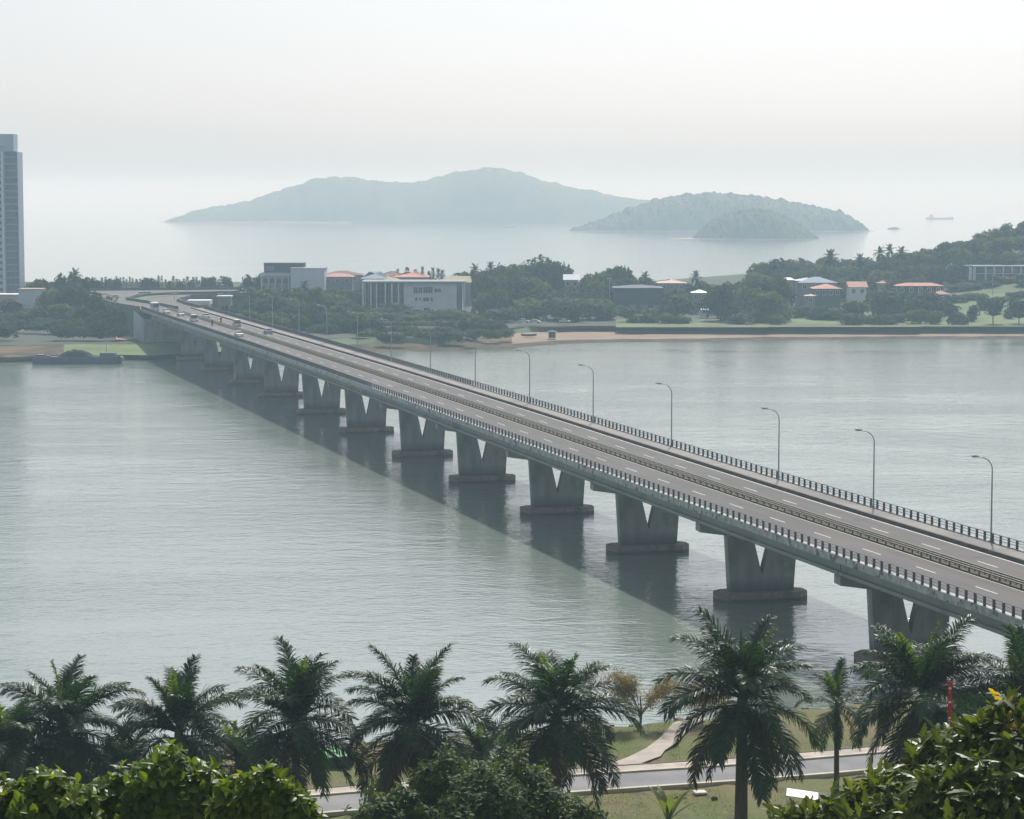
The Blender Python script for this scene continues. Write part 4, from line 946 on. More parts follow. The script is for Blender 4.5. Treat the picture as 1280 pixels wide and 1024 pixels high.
# riders
def figure(name, verts, edges, rads, m, parent=None, **k):
    me = bpy.data.meshes.new(name); me.from_pydata(verts, edges, []); me.materials.append(m); o = link(name, me, parent, **k)
    s = o.modifiers.new('skin', 'SKIN'); s.use_smooth_shade = True
    for i, r_ in enumerate(rads): me.skin_vertices[0].data[i].radius = (r_, r_); me.skin_vertices[0].data[i].use_root = (i == 0)
    o.modifiers.new('sub', 'SUBSURF').levels = 1; return o
cloth = mat('dark_clothes', (.05, .05, .07), .8); redc = mat('red_shirt', (.3, .06, .05), .8); skin_ = mat('skin', (.32, .2, .14), .6)
def motorbike(label, plabel, s, t, rz, shirt):
    x, y, z = on_deck(s, t); T = thing('motorcycle', label, 'motorcycle', (x, y, z), rz, 'motorcycles on the bridge')
    for dx in (-.62, .62): w = MB(); w.tube([(dx, -.05, .29), (dx, .05, .29)], .29, 12); w.build('wheel', M['rubber'], T)
    b = MB(); b.tube([(-.75, 0, .62), (-.3, 0, .68), (.1, 0, .55), (.35, 0, .62), (.5, 0, .9)], [.07, .14, .13, .12, .07], 8); b.tube([(.62, 0, .29), (.45, 0, .95)], .035, 6); b.tube([(.42, -.32, .98), (.46, 0, .96), (.42, .32, .98)], .025, 6); b.build('frame', cd, T)
    V = [(-.15, 0, .80), (-.12, 0, 1.05), (-.02, 0, 1.32), (.03, 0, 1.45), (.06, 0, 1.60), (.18, -.18, .80), (.10, -.18, .42), (.18, .18, .80), (.10, .18, .42), (-.0, -.2, 1.34), (.15, -.27, 1.1), (.4, -.28, 1.0), (-.0, .2, 1.34), (.15, .27, 1.1), (.4, .28, 1.0)]
    E = [(0, 1), (1, 2), (2, 3), (3, 4), (0, 5), (5, 6), (0, 7), (7, 8), (2, 9), (9, 10), (10, 11), (2, 12), (12, 13), (13, 14)]
    P = thing('person', plabel, 'person', (x, y, z), rz)
    figure('body', V, E, [.15, .16, .17, .07, .12, .08, .05, .08, .05, .06, .045, .035, .06, .045, .035], shirt, P)
    hm = MB(); hm.tube([(.04, 0, 1.52), (.05, 0, 1.60), (.06, 0, 1.70), (.06, 0, 1.76)], [.11, .14, .12, .05], 8); hm.build('helmet', cw if shirt is redc else crd, P, smooth=True)
motorbike('motorcycle carrying a red topped rider in the far carriageway', 'motorcyclist in a red top riding on the bridge', 384, 1.9, DIR, redc)
motorbike('small dark motorcycle in the near carriageway right of the white van', 'motorcyclist in dark clothes riding on the near carriageway', 372, -2.4, DIR+math.pi, cloth)
# parked vehicles ashore
for u, v, Y, c_, l in [(655, 407, 800, cw, 'white van like car at the left of the pair on the sand spit'), (669, 409, 798, cw, 'white car right of the pair on the sand spit'), (706, 408, 800, cw, 'white car under the olive trees behind the spit'), (372, 411, 770, cb, 'pale blue car behind the bridge railing by a lamp'),
                       (1020, 381, 850, cw, 'white car left in the row below the dark walled house'), (1027, 380, 850, cw, 'white car in the middle of the row below the dark walled house'), (1036, 380.5, 851, crd, 'red car in the row below the dark walled house'), (1045, 381, 850, cw, 'white car at the right end of the row below the dark walled house'),
                       (1197, 371, 880, cs, 'silver car parked behind the big lawn'), (1262, 370, 890, cw, 'white car parked at the far right behind the lawn'), (1252, 369.5, 893, crd, 'red car beside the white car at the far right'), (425, 409, 772, cs, 'silver car in the scrub behind the lamp'), (878, 381, 845, cs, 'silver car below the white awnings')]:
    x, y, _ = up(u, v, Y); z = hz(x, Y)+.5 if v < 400 else 3.6
    car(l, (x, Y, z), R(rng.uniform(-20, 20)), c_, 'cars parked on the far shore')
# lamps and poles ashore
def pole(u, vt, Y, label, head=True):
    x, _, z = up(u, vt, Y); g = hz(x, Y)-.1; T = thing('lamp_post', label, 'lamp post', (x, Y, g))
    m = MB(); m.tube([(0, 0, 0), (0, 0, z-g)], [.14, .09], 6); m.build('pole', M['steel'], T)
    if head: m = MB(); m.bb((-.9, -.12, z-g-.05), (.9, .12, z-g+.1)); m.build('lamp_head', M['white'], T)
pole(762, 348, 858, 'tall twin headed lamp post in front of the slate blue shed'); pole(1241, 335, 930, 'tall pole in front of the white two storey block', False); pole(1086, 357, 860, 'white pole beside the orange gable house', False)
for u, vt, l in [(298, 393, 'short grey post by the railing at the far right end of the bridge'), (233, 345, 'tall thin mast at the road junction'), (218, 367, 'slim lamp post at the ramp nose'), (275, 367, 'slim lamp post by the ramp shelter')]: pole(u, vt, 790, l, vt > 360)
# things on the beach
def rowboat(u, v, label, L=5):
    x, y, z = at(u, v, 1.2); T = thing('rowing_boat', label, 'boat', (x, y, z), R(rng.uniform(-30, 30)))
    rows = []
    for i in range(9):
        q = i/8*2-1; w = .75*(1-abs(q)**2.4)+.03; rows.append([(q*L/2, -w, .75+.25*q*q), (q*L/2, -w*.6, .12+.2*q*q), (q*L/2, w*.6, .12+.2*q*q), (q*L/2, w, .75+.25*q*q)])
    m = MB(); m.loft(rows); m.build('hull', cd, T); m = MB(); m.bb((-.5, -.7, .5), (-.2, .7, .56)); m.bb((.8, -.65, .5), (1.1, .65, .56)); m.build('thwart', M['bark'], T)
    return T
rowboat(661, 421, 'small dark boat hauled up on the left end of the sand'); 
rowboat(788, 417, 'dark boat lying left on the middle of the beach', 4); rowboat(799, 417, 'dark boat lying right beside another on the beach', 4.5)
x, y, z = at(690, 422.5, 1.0); T = thing('kiosk', 'little dark hut standing on the sand spit', 'hut', (x, y, z)); m = MB(); m.bb((-1.1, -1, 0), (1.1, 1, 2.0)); m.build('wall', M['dark'], T); hip_roof(T, -1.1, 1.1, -1, 1, 2.0, .5, mats4['steelblue']); m = MB(); m.bb((-.4, -1.06, 0), (.4, -1.01, 1.7)); m.build('door', M['bark'], T)

# ---------------------------------------------------------------- boats
# coal barge at the left bank
x, y, _ = at(94, 455.5, 0); bg_ = thing('cargo_barge', 'long dark barge with a dark cargo mound moored at the left bank', 'barge', (x, y+3.2, 0))
navy = mat('navy_hull', (.04, .07, .11), .5, .25, .5); coal = mat('dark_cargo', (.03, .035, .04), .95, .3, 1.5, bump=1.0, bscale=3)
Lb = 24.2; rows = []
for i, q in enumerate(np.linspace(-1, 1, 13)):
    w = 3.2*(1-abs(q)**6*.35); sh = .35*abs(q)**3; rows.append([(q*Lb/2, -w, 1.7+sh), (q*Lb/2*.985, -w*.92, -.4), (q*Lb/2*.985, w*.92, -.4), (q*Lb/2, w, 1.7+sh)])
m = MB(); m.loft(rows, True); n = len(m.v); m.f += [(0, 3, 2, 1), (n-4, n-3, n-2, n-1)]; m.build('hull', navy, bg_)
m = MB(); 
for sy in (-1, 1): m.tube([(q*Lb/2, sy*3.1*(1-abs(q)**6*.35), 1.85+.35*abs(q)**3) for q in np.linspace(-1, 1, 13)], .14, 5)
m.build('gunwale', mats4['steelblue'], bg_)
m = MB(); rows = []
for i in range(15):
    q = i/14*2-1; row = []
    for j in range(9):
        p = j/8*2-1; hh = 2.2*max(0, 1-abs(q)**2.6)*max(0, 1-abs(p)**2.2)*(1+rng.uniform(-.08, .08)); row.append((q*5.4-.2, p*2.5, 1.6+hh))
    rows.append(row)
m.loft(rows); m.build('cargo_mound', coal, bg_)
m = MB(); m.bb((6.5, -2, 1.7), (10.5, 2, 3.0)); bevel(m.build('deckhouse', mats4['steelblue'], bg_), .1, 1)
m = MB(); m.bb((6.8, -2.04, 2.2), (10.2, -2.0, 2.7)); m.build('windows', M['glass'], bg_)
m = MB(); m.tube([(8, 0, 3), (8, 0, 7.0)], .09, 6); m.tube([(8, 0, 6.4), (10.3, 0, 4.0)], .05, 5); m.tube([(8, 0, 6.4), (5.2, 0, 3.4)], .04, 5); m.build('mast', M['steel'], bg_)
m = MB(); m.bb((-11, -1.5, 1.7), (-9, 1.5, 2.5)); m.bb((-8.4, -1, 1.7), (-7.4, 1, 2.2)); m.build('deck_gear', M['rail'], bg_)
m = MB(); m.tube([(11.9, -2.2, 1.2), (11.9, 2.2, 1.2)], .8, 10); m.build('fender', M['rubber'], bg_)
def ship(u, v, L, Wd, hull, label, house_=.3, cargo=False, cat='ship', name='cargo_ship'):
    x, y, _ = at(u, v, 0); T = thing(name, label, cat, (x, y, 0)); rows = []
    for q in np.linspace(-1, 1, 15):
        w = Wd/2*(1-max(0, q)**4*.95-max(0, -q)**8*.3)+.05; sh = L*.022*(max(0, q)**3*1.6+.5*max(0, -q)**3); hh = L*.045
        rows.append([(q*L/2, -w, hh+sh), (q*L/2*.97, -w*.85, -.5), (q*L/2*.97, w*.85, -.5), (q*L/2, w, hh+sh)])
    m = MB(); m.loft(rows, True); n = len(m.v); m.f += [(0, 3, 2, 1), (n-4, n-3, n-2, n-1)]; m.build('hull', hull, T)
    hh = L*.045; a = -L*.38; s = L*house_
    m = MB(); m.bb((a, -Wd*.38, hh), (a+s, Wd*.38, hh+L*.07)); m.bb((a+s*.2, -Wd*.3, hh+L*.07), (a+s*.8, Wd*.3, hh+L*.12)); m.build('deckhouse', M['white'], T)
    m = MB(); m.bb((a+s*.25, -Wd*.3-.05, hh+L*.085), (a+s*.75, -Wd*.3-.01, hh+L*.11)); m.build('windows', M['glass'], T)
    m = MB(); m.tube([(a+s*.6, 0, hh+L*.12), (a+s*.6, 0, hh+L*.2)], L*.004+.03, 5); m.build('mast', M['steel'], T)
    return T
bh = mat('grey_hull', (.10, .14, .17), .6)
ship(637, 284, 18, 5, bh, 'small low fishing boat off the foot of the big island', .35, name='fishing_boat', cat='boat')
ship(1117, 286.5, 17, 6, bh, 'stubby ferry boat right of the small islands', .8, name='ferry_boat', cat='boat')
ship(1175, 274, 54, 10, mats4['grey'], 'long low pale cargo ship far out at the right', .12)

# ---------------------------------------------------------------- near bank: park, street, path
ZP = 3.6
edge = [(-700, 1010), (-200, 975), (0, 958), (170, 946), (340, 937), (520, 924), (700, 912), (786, 907), (830, 903), (900, 897), (1040, 884), (1160, 868), (1280, 852), (1600, 815), (2400, 745)]
uu = np.linspace(-700, 2400, 130); ev = np.interp(uu, [a for a, b in edge], [b for a, b in edge])
E_ = [at(u, v+1.2*math.sin(u*.05)+.8*math.sin(u*.13), ZP) for u, v in zip(uu, ev)]
def near_h(x, y):
    # flat park, then the hillside climbing to the viewpoint
    d = y; z = ZP
    if d < 138: z += (138-d)*.235+max(0, (100-d))*.07
    return min(z, 43.2)
rows = []
fr = [1.0, .985, .96, .93, .9, .86, .82, .78, .74, .70, .66, .6, .54, .48, .42, .36, .3, .24, .18, .1, .02]
for f in fr:
    r = []
    for p in E_:
        x, y = p[0]*(.35+.65*f), p[1]*f
        r.append((x, y, near_h(x, y)+(.12*math.sin(x*.9+y*.7)*math.sin(y*.37) if f < .98 else 0)))
    rows.append(r)
rows.insert(0, [(p[0], p[1]+.7, -.8) for p in E_])
MB().loft(rows).build('park_ground', M['park'], kind='structure', smooth=False)
# stones of the revetment along the shore, joined: far too many to pick apart
mb = MB()
for p in E_[20:110]:
    for k in range(5):
        x, y = p[0]+rng.uniform(-1.2, 1.2), p[1]+rng.uniform(-.2, .9); s = rng.uniform(.3, .7); mb.box((x, y, rng.uniform(2.7, 3.5)), (s, s*.8, s*.6), rng.uniform(0, 3), taper=.7)
mb.build('shore_stones', mat('brown_stones', (.17, .12, .08), .95, .3, 1), kind='stuff')
def ribbon(name, top, bot, dz, m, n=60, thick=None, u0=None, u1=None, **k):
    a0 = u0 if u0 is not None else top[0][0]; a1 = u1 if u1 is not None else top[-1][0]
    us = np.linspace(a0, a1, n); vt = np.interp(us, *zip(*top)); vb = np.interp(us, *zip(*bot))
    A = [at(u, v, ZP) for u, v in zip(us, vt)]; Bq = [at(u, v, ZP) for u, v in zip(us, vb)]
    if thick is None: return MB().loft([[(p[0], p[1], ZP+dz) for p in A], [(p[0], p[1], ZP+dz) for p in Bq]]).build(name, m, kind='structure', **k)
    rows = [[(q[0], q[1], ZP+dz-thick), (q[0], q[1], ZP+dz), (p[0], p[1], ZP+dz), (p[0], p[1], ZP+dz-thick)] for p, q in zip(A, Bq)]
    mb = MB(); mb.loft(rows, True); return mb.build(name, m, kind='structure', **k)
far_k = [(-200, 1042), (388, 999), (518, 988), (702, 974), (919, 960), (1131, 942), (1500, 905)]
near_k = [(-200, 1066), (382, 1021), (520, 1010), (717, 993), (919, 979), (1045, 969), (1500, 925)]
sh = lambda L, d: [(a, b+d) for a, b in L]
ribbon('street', far_k, near_k, .14, M['street'])
ribbon('kerb', sh(far_k, -1.6), sh(far_k, 0), .27, M['kerbpale'], thick=.3)
ribbon('kerb', sh(near_k, 0), sh(near_k, 1.7), .27, M['kerbpale'], thick=.3)
ribbon('pavement', sh(far_k, -8.5), sh(far_k, -1.6), .2, M['path'], thick=.3)
ribbon('pavement_edge', sh(far_k, -9.3), sh(far_k, -8.5), .24, M['kerb'], thick=.4, u0=-200, u1=1500)
# winding footpath from the pavement to the water
L_ = [(901, 866), (906, 842), (916, 833), (926, 824), (938, 808), (949, 786), (958, 762), (967, 730)]
Rr = [(901, 884), (908, 868), (918, 857), (930, 847), (941, 831), (948, 826), (957, 802), (967, 780)]
path_ = [[at(l[1], l[0], ZP), at(r[1], r[0], ZP)] for l, r in zip(L_, Rr)]
mb = MB(); mb.loft([[(p[0][0], p[0][1], ZP+.19), (p[1][0], p[1][1], ZP+.19)] for p in path_]); mb.build('footpath', M['path'], kind='structure')
# greener lawns as patches of grass tufts: a sea of blades nobody could count
def tufts(name, u0, u1, v0, v1, n, m, h=.06, **k):
    mb = MB()
    for i in range(n):
        u, v = rng.uniform(u0, u1), rng.uniform(v0, v1); ke = np.interp(u, *zip(*edge)); 
        if v < ke+1: continue
        fk, nk = np.interp(u, *zip(*far_k)), np.interp(u, *zip(*near_k))
        if fk-10 < v < nk+2: continue
        lv = np.interp(v, [a for a, b in L_], [b for a, b in L_]); rv = np.interp(v, [a for a, b in Rr], [b for a, b in Rr])
        if v < 968 and lv-2 < u < rv+2: continue
        x, y, z = at(u, v, ZP); a = rng.uniform(0, 6.28); s = h*rng.uniform(.6, 1.5)
        for q in range(3):
            aa = a+q*2.1; dx, dy = math.cos(aa)*s*.5, math.sin(aa)*s*.5; px_, py_ = -dy*.35, dx*.35
            mb.add([(x-px_, y-py_, z), (x+px_, y+py_, z), (x+dx, y+dy, z+s)], [(0, 1, 2)])
    mb.build(name, m, kind='stuff')
gA = leafmat('grass_green', (.08, .12, .018), (.14, .17, .03), .3, .8, .2, scale=.3); gB = leafmat('grass_dry', (.13, .11, .045), (.17, .14, .06), .3, .8, .2, scale=.3)
tufts('grass', 690, 850, 905, 968, 5000, gA); tufts('grass', 700, 1100, 985, 1040, 9000, gA); tufts('dry_grass', 700, 1130, 970, 1040, 2500, gB); tufts('dry_grass', 820, 1180, 880, 962, 3800, gB); tufts('grass', 820, 1180, 905, 960, 1800, gA); tufts('dry_grass', 300, 700, 925, 985, 2500, gB)

# ---------------------------------------------------------------- palms
NF = 12
def frond_mesh(L, e0, droop, seed, m, n=104, wl=1.12, tw=0.0, name='frond', lw=.055):
    r_ = np.random.default_rng(seed); mb = MB(); pts = []; p = Vector((0, 0, 0)); a = e0
    for i in range(NF+1):
        pts.append(p.copy()); p = p+Vector((math.cos(a), math.sin(i*.3+seed)*.03, math.sin(a)))*(L/NF); a -= droop/NF*(.35+1.4*i/NF)
    mb.tube(pts, [.05*(1-.8*i/NF)+.008 for i in range(NF+1)], 4)
    for k in range(n):
        f = .13+.87*(k+r_.uniform(-.3, .3))/(n-1); f = min(.999, max(.1, f)); i = min(NF-1, int(f*NF)); q = pts[i].lerp(pts[i+1], f*NF-i); t = (pts[i+1]-pts[i]).normalized()
        side = Vector((0, 1, 0)); up_ = side.cross(t).normalized(); up_ = -up_ if up_.z < 0 else up_
        env = min(1, f*4-.2)*(1-max(0, f-.5)/.5*.60)
        for s in (-1, 1):
            l = wl*env*r_.uniform(.8, 1.12)+.05
            pl = r_.choice([-.2, .1, .4])+r_.uniform(-.12, .12)
            fw = .42+.6*f
            d = (side*s*.85+t*fw+up_*pl).normalized(); dd = (d*.9+Vector((0, 0, -1))*r_.uniform(.15, .5)).normalized(); d3 = (dd*.8+Vector((0, 0, -1))*r_.uniform(.3, .7)).normalized()
            wv = (t-d*t.dot(d)).normalized()*lw*.5; wv = wv+up_*lw*.2*r_.uniform(-1, 1)
            a0 = q; a1 = q+d*l*.42; a2 = a1+dd*l*.36; a3 = a2+d3*l*.26
            mb.add([a0-wv*.6, a0+wv*.6, a1+wv, a1-wv, a2+wv*.75, a2-wv*.75, a3], [(0, 1, 2, 3), (3, 2, 4, 5), (5, 4, 6)])
    return mb.mesh(name, m)
tiers = [(76, 46), (64, 60), (52, 70), (40, 80), (27, 86), (12, 90), (-4, 84), (-24, 66), (-46, 40)]
FM = [[frond_mesh(4.35 if e > -20 else 4.5, R(e), R(d), 100+10*i+j, M['frond'] if e > -20 else M['dryfrond'] if (i+j) % 2 else M['frond']) for j in range(3)] for i, (e, d) in enumerate(tiers)]
SPR = [frond_mesh(3.6, R(84-6*i), R(18+14*i), 300+i, M['spear'], n=56, wl=.60, name='young_frond', lw=.075) for i in range(3)]
sp = MB(); sp.tube([(0, 0, 0), (.05, 0, 1.4), (.12, .02, 2.6)], [.05, .09, .015], 6); SPEAR = sp.mesh('spear_leaf', M['spear'])
tr_ = MB(); tr_.tube([(0, 0, 0), (0, 0, .03), (.004, 0, .3), (0, .004, .6), (0, 0, .9), (0, 0, 1.0)], [1.25, 1.0, 1.05, 1.0, .82, .72], 14); TRP = tr_.mesh('trunk', M['palmbark'], True)
cs_ = MB(); cs_.tube([(0, 0, 0), (0, 0, .4), (0, 0, 1.1), (0, 0, 1.7), (0, 0, 2.0)], [.26, .31, .26, .15, .06], 12); CSH = cs_.mesh('crownshaft', mat('crownshaft_green', (.05, .085, .03), .4, .2, 2), True)
fl = MB()
for k in range(46):
    a = rng.uniform(0, 6.28); l = rng.uniform(.6, 1.3); d = rng.uniform(.25, .9)
    fl.tube([(0, 0, 0), (math.cos(a)*d*.5, math.sin(a)*d*.5, -.12), (math.cos(a)*d, math.sin(a)*d, -l)], [.02, .02, .012], 3)
FLW = fl.mesh('flower_stalk', mat('tan_stalk', (.24, .19, .11), .9, .2, 2))
def royal_palm(u, v, Y, label, size=1.0, rad=.27, nf=21, seed=0, spears=1, ground=None, fl_=True, lean=0.0):
    r_ = np.random.default_rng(seed); x, _, z = up(u, v+12, Y); g = near_h(x, Y)-.1 if ground is None else ground
    T = thing('royal_palm', label, 'palm tree', (x, Y, g), 0); h = z-g; T.rotation_euler = (r_.normal(0, .012), lean+r_.normal(0, .012), 0)
    t = link('trunk', TRP, T); t.scale = (rad, rad, h-1.0*size)
    c = link('crownshaft', CSH, T, loc=(0, 0, h-1.3*size)); c.scale = (size,)*3
    base = r_.uniform(0, 6.28); tilt = r_.normal(0, .06, 2)
    for k in range(nf):
        ti = min(8, int(((k+.5)/nf)**.92*9)); f = FM[ti][int(r_.integers(3))]
        o = link('frond', f, T, loc=(0, 0, h-.1*size-(.35*size if ti > 5 else 0)), rot=(r_.normal(0, .10)+tilt[0], r_.normal(0, .14)+tilt[1], base+k*2.399+r_.normal(0, .25)))
        s = size*r_.uniform(.82, 1.1); o.scale = (s, s*r_.choice([-1, 1]), s)
    for k in range(2):
        o = link('young_frond', SPR[(seed+k) % 3], T, loc=(0, -.25, h+.1), rot=(R(r_.uniform(2, 14)), 0, (math.pi+.5 if k else -.4)+r_.normal(0, .5)), label='yellow green young frond'); o.scale = (size*r_.uniform(.8, 1.05),)*3
    for k in range(spears):
        o = link('spear_leaf', SPEAR, T, loc=(0, -.2, h+.6), rot=(r_.normal(0, .1), r_.normal(0, .12), base), label='unopened yellow green spear leaf'); o.scale = (size*1.1,)*3
    if fl_:
        for k in range(2): o = link('flower_stalk', FLW, T, loc=(.12*math.cos(base+k*2), .12*math.sin(base+k*2)-.25, h-.55*size), rot=(0, 0, k*2.)); o.scale = (size,)*3
    return T
palm_specs = [
 (6, 925, 127, 'dark royal palm half hidden at the left edge of the frame', .85, .25, 1),
 (82, 895, 130, 'full crowned royal palm, leftmost whole palm in the row', 1.0, .27, 2),
 (232, 900, 130, 'royal palm with a bright spear, second whole palm from the left', .92, .27, 3),
 (370, 888, 128, 'royal palm left of the green roofed shed, trunk bare above the leafy bush', .96, .28, 4),
 (520, 890, 128, 'royal palm behind the dark small leaved bush', .98, .27, 5),
 (690, 880, 128, 'royal palm left of the winding path, drooping fronds over the street', 1.02, .29, 6),
 (927, 858, 118, 'largest royal palm with a thick trunk standing right of the path', 1.06, .33, 7),
 (1150, 856, 124, 'royal palm in front of the bridge pier at the right', 1.04, .28, 9),
 (1283, 868, 124, 'royal palm cut by the right edge of the frame', .95, .27, 10)]
for i, (u, v, Y, l, s, rd, sd_) in enumerate(palm_specs): royal_palm(u, v, Y, l, s*(1.06 if u < 800 else 1.0), rd, 38 if s > .9 else 31, sd_, spears=1 if i in (1, 2, 3, 6) else 0)
royal_palm(1048, 868, 140, 'slender young palm with a thin pale trunk right of the largest palm', .62, .17, 13, 12, 1, fl_=False, lean=-.02)
royal_palm(1215, 905, 132, 'dark squat palm behind the red banner', .8, .22, 26, 14, 0)
royal_palm(300, 940, 134, 'low dark palm between the second and third palm from the left', .8, .22, 26, 15, 0)
royal_palm(600, 935, 136, 'low dark palm crown between two taller palms at the centre', .75, .2, 24, 16, 0)
royal_palm(150, 955, 133, 'low dark palm between the two leftmost whole palms', .75, .2, 24, 17, 0)
# banana like young palm on the lawn
x, y, z = at(835, 1034, ZP); T = thing('young_palm', 'small light green young palm on the lawn by the street', 'palm', (x, y, z), 0)
bl_ = leafmat('young_palm_leaf', (.05, .085, .015), (.12, .15, .025), .35, .4, .4)
def blade(L, e, dr, w_, seed):
    m = MB(); p = Vector((0, 0, 0)); a = e; rows = []
    for i in range(9):
        f = i/8; ww = w_*math.sin(math.pi*min(1, .06+f*.94))**.8+.01; rows.append([p+Vector((0, -ww, .25*ww)), p.copy(), p+Vector((0, ww, .25*ww))]); p = p+Vector((math.cos(a), 0, math.sin(a)))*L/8; a -= dr/8*(.5+f)
    m.loft(rows); return m.mesh('leaf', bl_)
for k in range(9): link('leaf', blade(rng.uniform(2.4, 3.4), R(rng.uniform(40, 84)), R(rng.uniform(30, 80)), .24, k), T, loc=(0, 0, .35), rot=(0, 0, k*2.4))
m = MB(); m.tube([(0, 0, -.1), (0, 0, .5)], [.14, .08], 8); m.build('stem', M['bark'], T)
for k in range(4): link('dry_leaf', frond_simple(1.6, R(20-12*k), R(60), 14, .35, M['dryfrond'], 400+k, width=.1, name='dry_leaf'), T, loc=(0, 0, .3), rot=(0, 0, k*1.7), label='withered brown leaf')

# ---------------------------------------------------------------- near broadleaf trees
def leaf_mesh(L, W, m, lobed=False):
    mb = MB(); prof = [(0, .02), (.18, .62), (.42, .95), (.68, 1.0), (.88, .6), (1.0, .04)] if not lobed else [(0, .03), (.14, .55), (.24, .42), (.40, 1.0), (.50, .62), (.68, .95), (.77, .5), (.9, .5), (1, .03)]
    rows = []
    for f, w in prof: z = -.30*L*f*f; rows.append([(f*L, -w*W/2, z+.16*w*W), (f*L, 0, z), (f*L, w*W/2, z+.16*w*W)])
    mb.loft(rows); return mb.mesh('leaf', m)
def broad_tree(name, label, lobes, m, leafL, leafW, ntwig, per, seed, base, lobed=False, top=300, yellow=0.0, cat='tree', upbias=.55):
    """lobes: (x, y, z, rx, ry, rz) world; leaves sit in rosettes at twig ends over the lobes"""
    r_ = np.random.default_rng(seed); T = thing(name, label, cat, base); bx, by, bz = base
    L = [(a-bx, b-by, c-bz, p, q, r) for a, b, c, p, q, r in lobes]
    w_ = np.array([l[3]*l[5] for l in L]); w_ /= w_.sum(); leaves = []
    tw = MB()
    for k in range(ntwig):
        cx, cy, cz, rx, ry, rz = L[r_.choice(len(L), p=w_)]; v = r_.normal(0, 1, 3); v /= np.linalg.norm(v); v[1] = -abs(v[1]) if r_.random() < .72 else v[1]; v[2] = abs(v[2]) if r_.random() < .75 else v[2]
        rr = (.62+.42*r_.random()**.55)*(r_.uniform(1.08, 1.28) if r_.random() < .09 else 1); lump = 1+.24*math.sin(v[0]*7+k % 3)*math.cos(v[2]*6)
        p = Vector((cx+v[0]*rx*rr*lump, cy+v[1]*ry*rr*lump, cz+v[2]*rz*rr*lump)); out = Vector((v[0], v[1], v[2]*.8+upbias)).normalized()
        if k % 3 == 0: tw.tube([Vector((cx, cy, cz)).lerp(p, .35), p], [.03, .012], 3, False)
        a0 = r_.uniform(0, 6.28)
        for j in range(per):
            s = r_.uniform(.5, 1.25); el = R(r_.uniform(-15, 35)) if j else R(70)
            leaves.append((p+out*r_.uniform(-.06, .06), out, a0+j*2.4, el, s))
    tw.build('twigs', M['bark'], T)
    me = leaf_mesh(leafL, leafW, m, lobed); meY = leaf_mesh(leafL, leafW, M['leafY'], lobed)
    camp = Vector((-bx, -by, H-bz)); leaves.sort(key=lambda l: (l[0]-camp).length-2.0*l[0].z)
    vs0 = np.array([tuple(v.co) for v in me.vertices]); fs0 = [tuple(p.vertices) for p in me.polygons]; big = MB(); V = []; F = []
    for i, (p, out, a, el, s) in enumerate(leaves):
        q = out.to_track_quat('Z', 'Y').to_matrix() @ Matrix.Rotation(a, 3, 'Z') @ Matrix.Rotation(-el, 3, 'Y')
        if i < top:
            o = link('leaf', meY if r_.random() < yellow else me, T, loc=p, rot=q.to_euler()); o.scale = (s,)*3
        else:
            A = np.array(q)*s; pts = vs0 @ A.T+np.array(p); o = len(V); V += [tuple(t) for t in pts]; F += [tuple(x+o for x in f) for f in fs0]
    big.v = V; big.f = F; big.build('leaf', m, T, kind='stuff')
    tk_ = MB(); cz = min(l[2]-l[5] for l in L); tk_.tube([(0, 0, -.5), (.1, 0, cz*.5), (0, .1, max(1, cz))], [.30, .24, .2], 9)
    for (cx, cy, c_, rx, ry, rz) in L: tk_.tube([(0, .1, max(1, cz)-.2), (cx*.5, cy*.5, (c_+max(1, cz))/2-.2), (cx, cy, c_), (cx*1.05, cy*1.05, c_+rz*.6)], [.16, .11, .07, .02], 6)
    tk_.build('trunk', M['bark'], T, smooth=True); return T
def lob(u, v, rpx, Y, ry=None, zr=None):
    x, _, z = up(u, v, Y); r = rpx*Y/FPX; zr = (zr*Y/FPX) if zr else r; return (x, Y, z-zr, r, r*.9, zr)
def nb(u, Y): x = up(u, 900, Y)[0]; return (x, Y, near_h(x, Y)-.2)
broad_tree('broadleaf_tree', 'bright green large leaved tree in the bottom left corner', [lob(212, 948, 60, 52), lob(140, 975, 56, 52), lob(60, 975, 62, 51), lob(5, 985, 50, 51), lob(262, 968, 34, 53)], M['leafN'], .28, .145, 1400, 7, 1, nb(130, 52), yellow=.02)
broad_tree('broadleaf_tree', 'small bright green leafy tree right of the bottom left tree', [lob(330, 967, 30, 50), lob(352, 985, 34, 50), lob(300, 980, 30, 50.5), lob(368, 1000, 24, 50)], M['leafN'], .28, .145, 520, 7, 2, nb(335, 50), yellow=.02)
broad_tree('small_leaved_tree', 'dark small leaved bushy tree at the bottom centre', [lob(560, 945, 50, 92), lob(640, 950, 56, 92), lob(505, 985, 40, 91), lob(600, 965, 60, 90), lob(690, 985, 46, 91), lob(730, 1005, 34, 90), lob(470, 1005, 40, 90), lob(585, 1005, 80, 89)], M['leafD'], .26, .12, 2600, 7, 3, nb(600, 91))
broad_tree('lobed_leaf_tree', 'large lobed leaf tree with yellowing tips filling the bottom right corner', [lob(1262, 882, 40, 54), lob(1225, 905, 46, 54), lob(1270, 935, 70, 53), lob(1175, 925, 38, 55), lob(1190, 960, 60, 53), lob(1120, 965, 44, 55), lob(1110, 995, 55, 54), lob(1050, 1003, 45, 55), lob(1000, 1015, 34, 55), lob(1240, 1000, 90, 52)], M['leafR'], .50, .19, 1750, 7, 4, nb(1200, 54), lobed=True, yellow=.10)
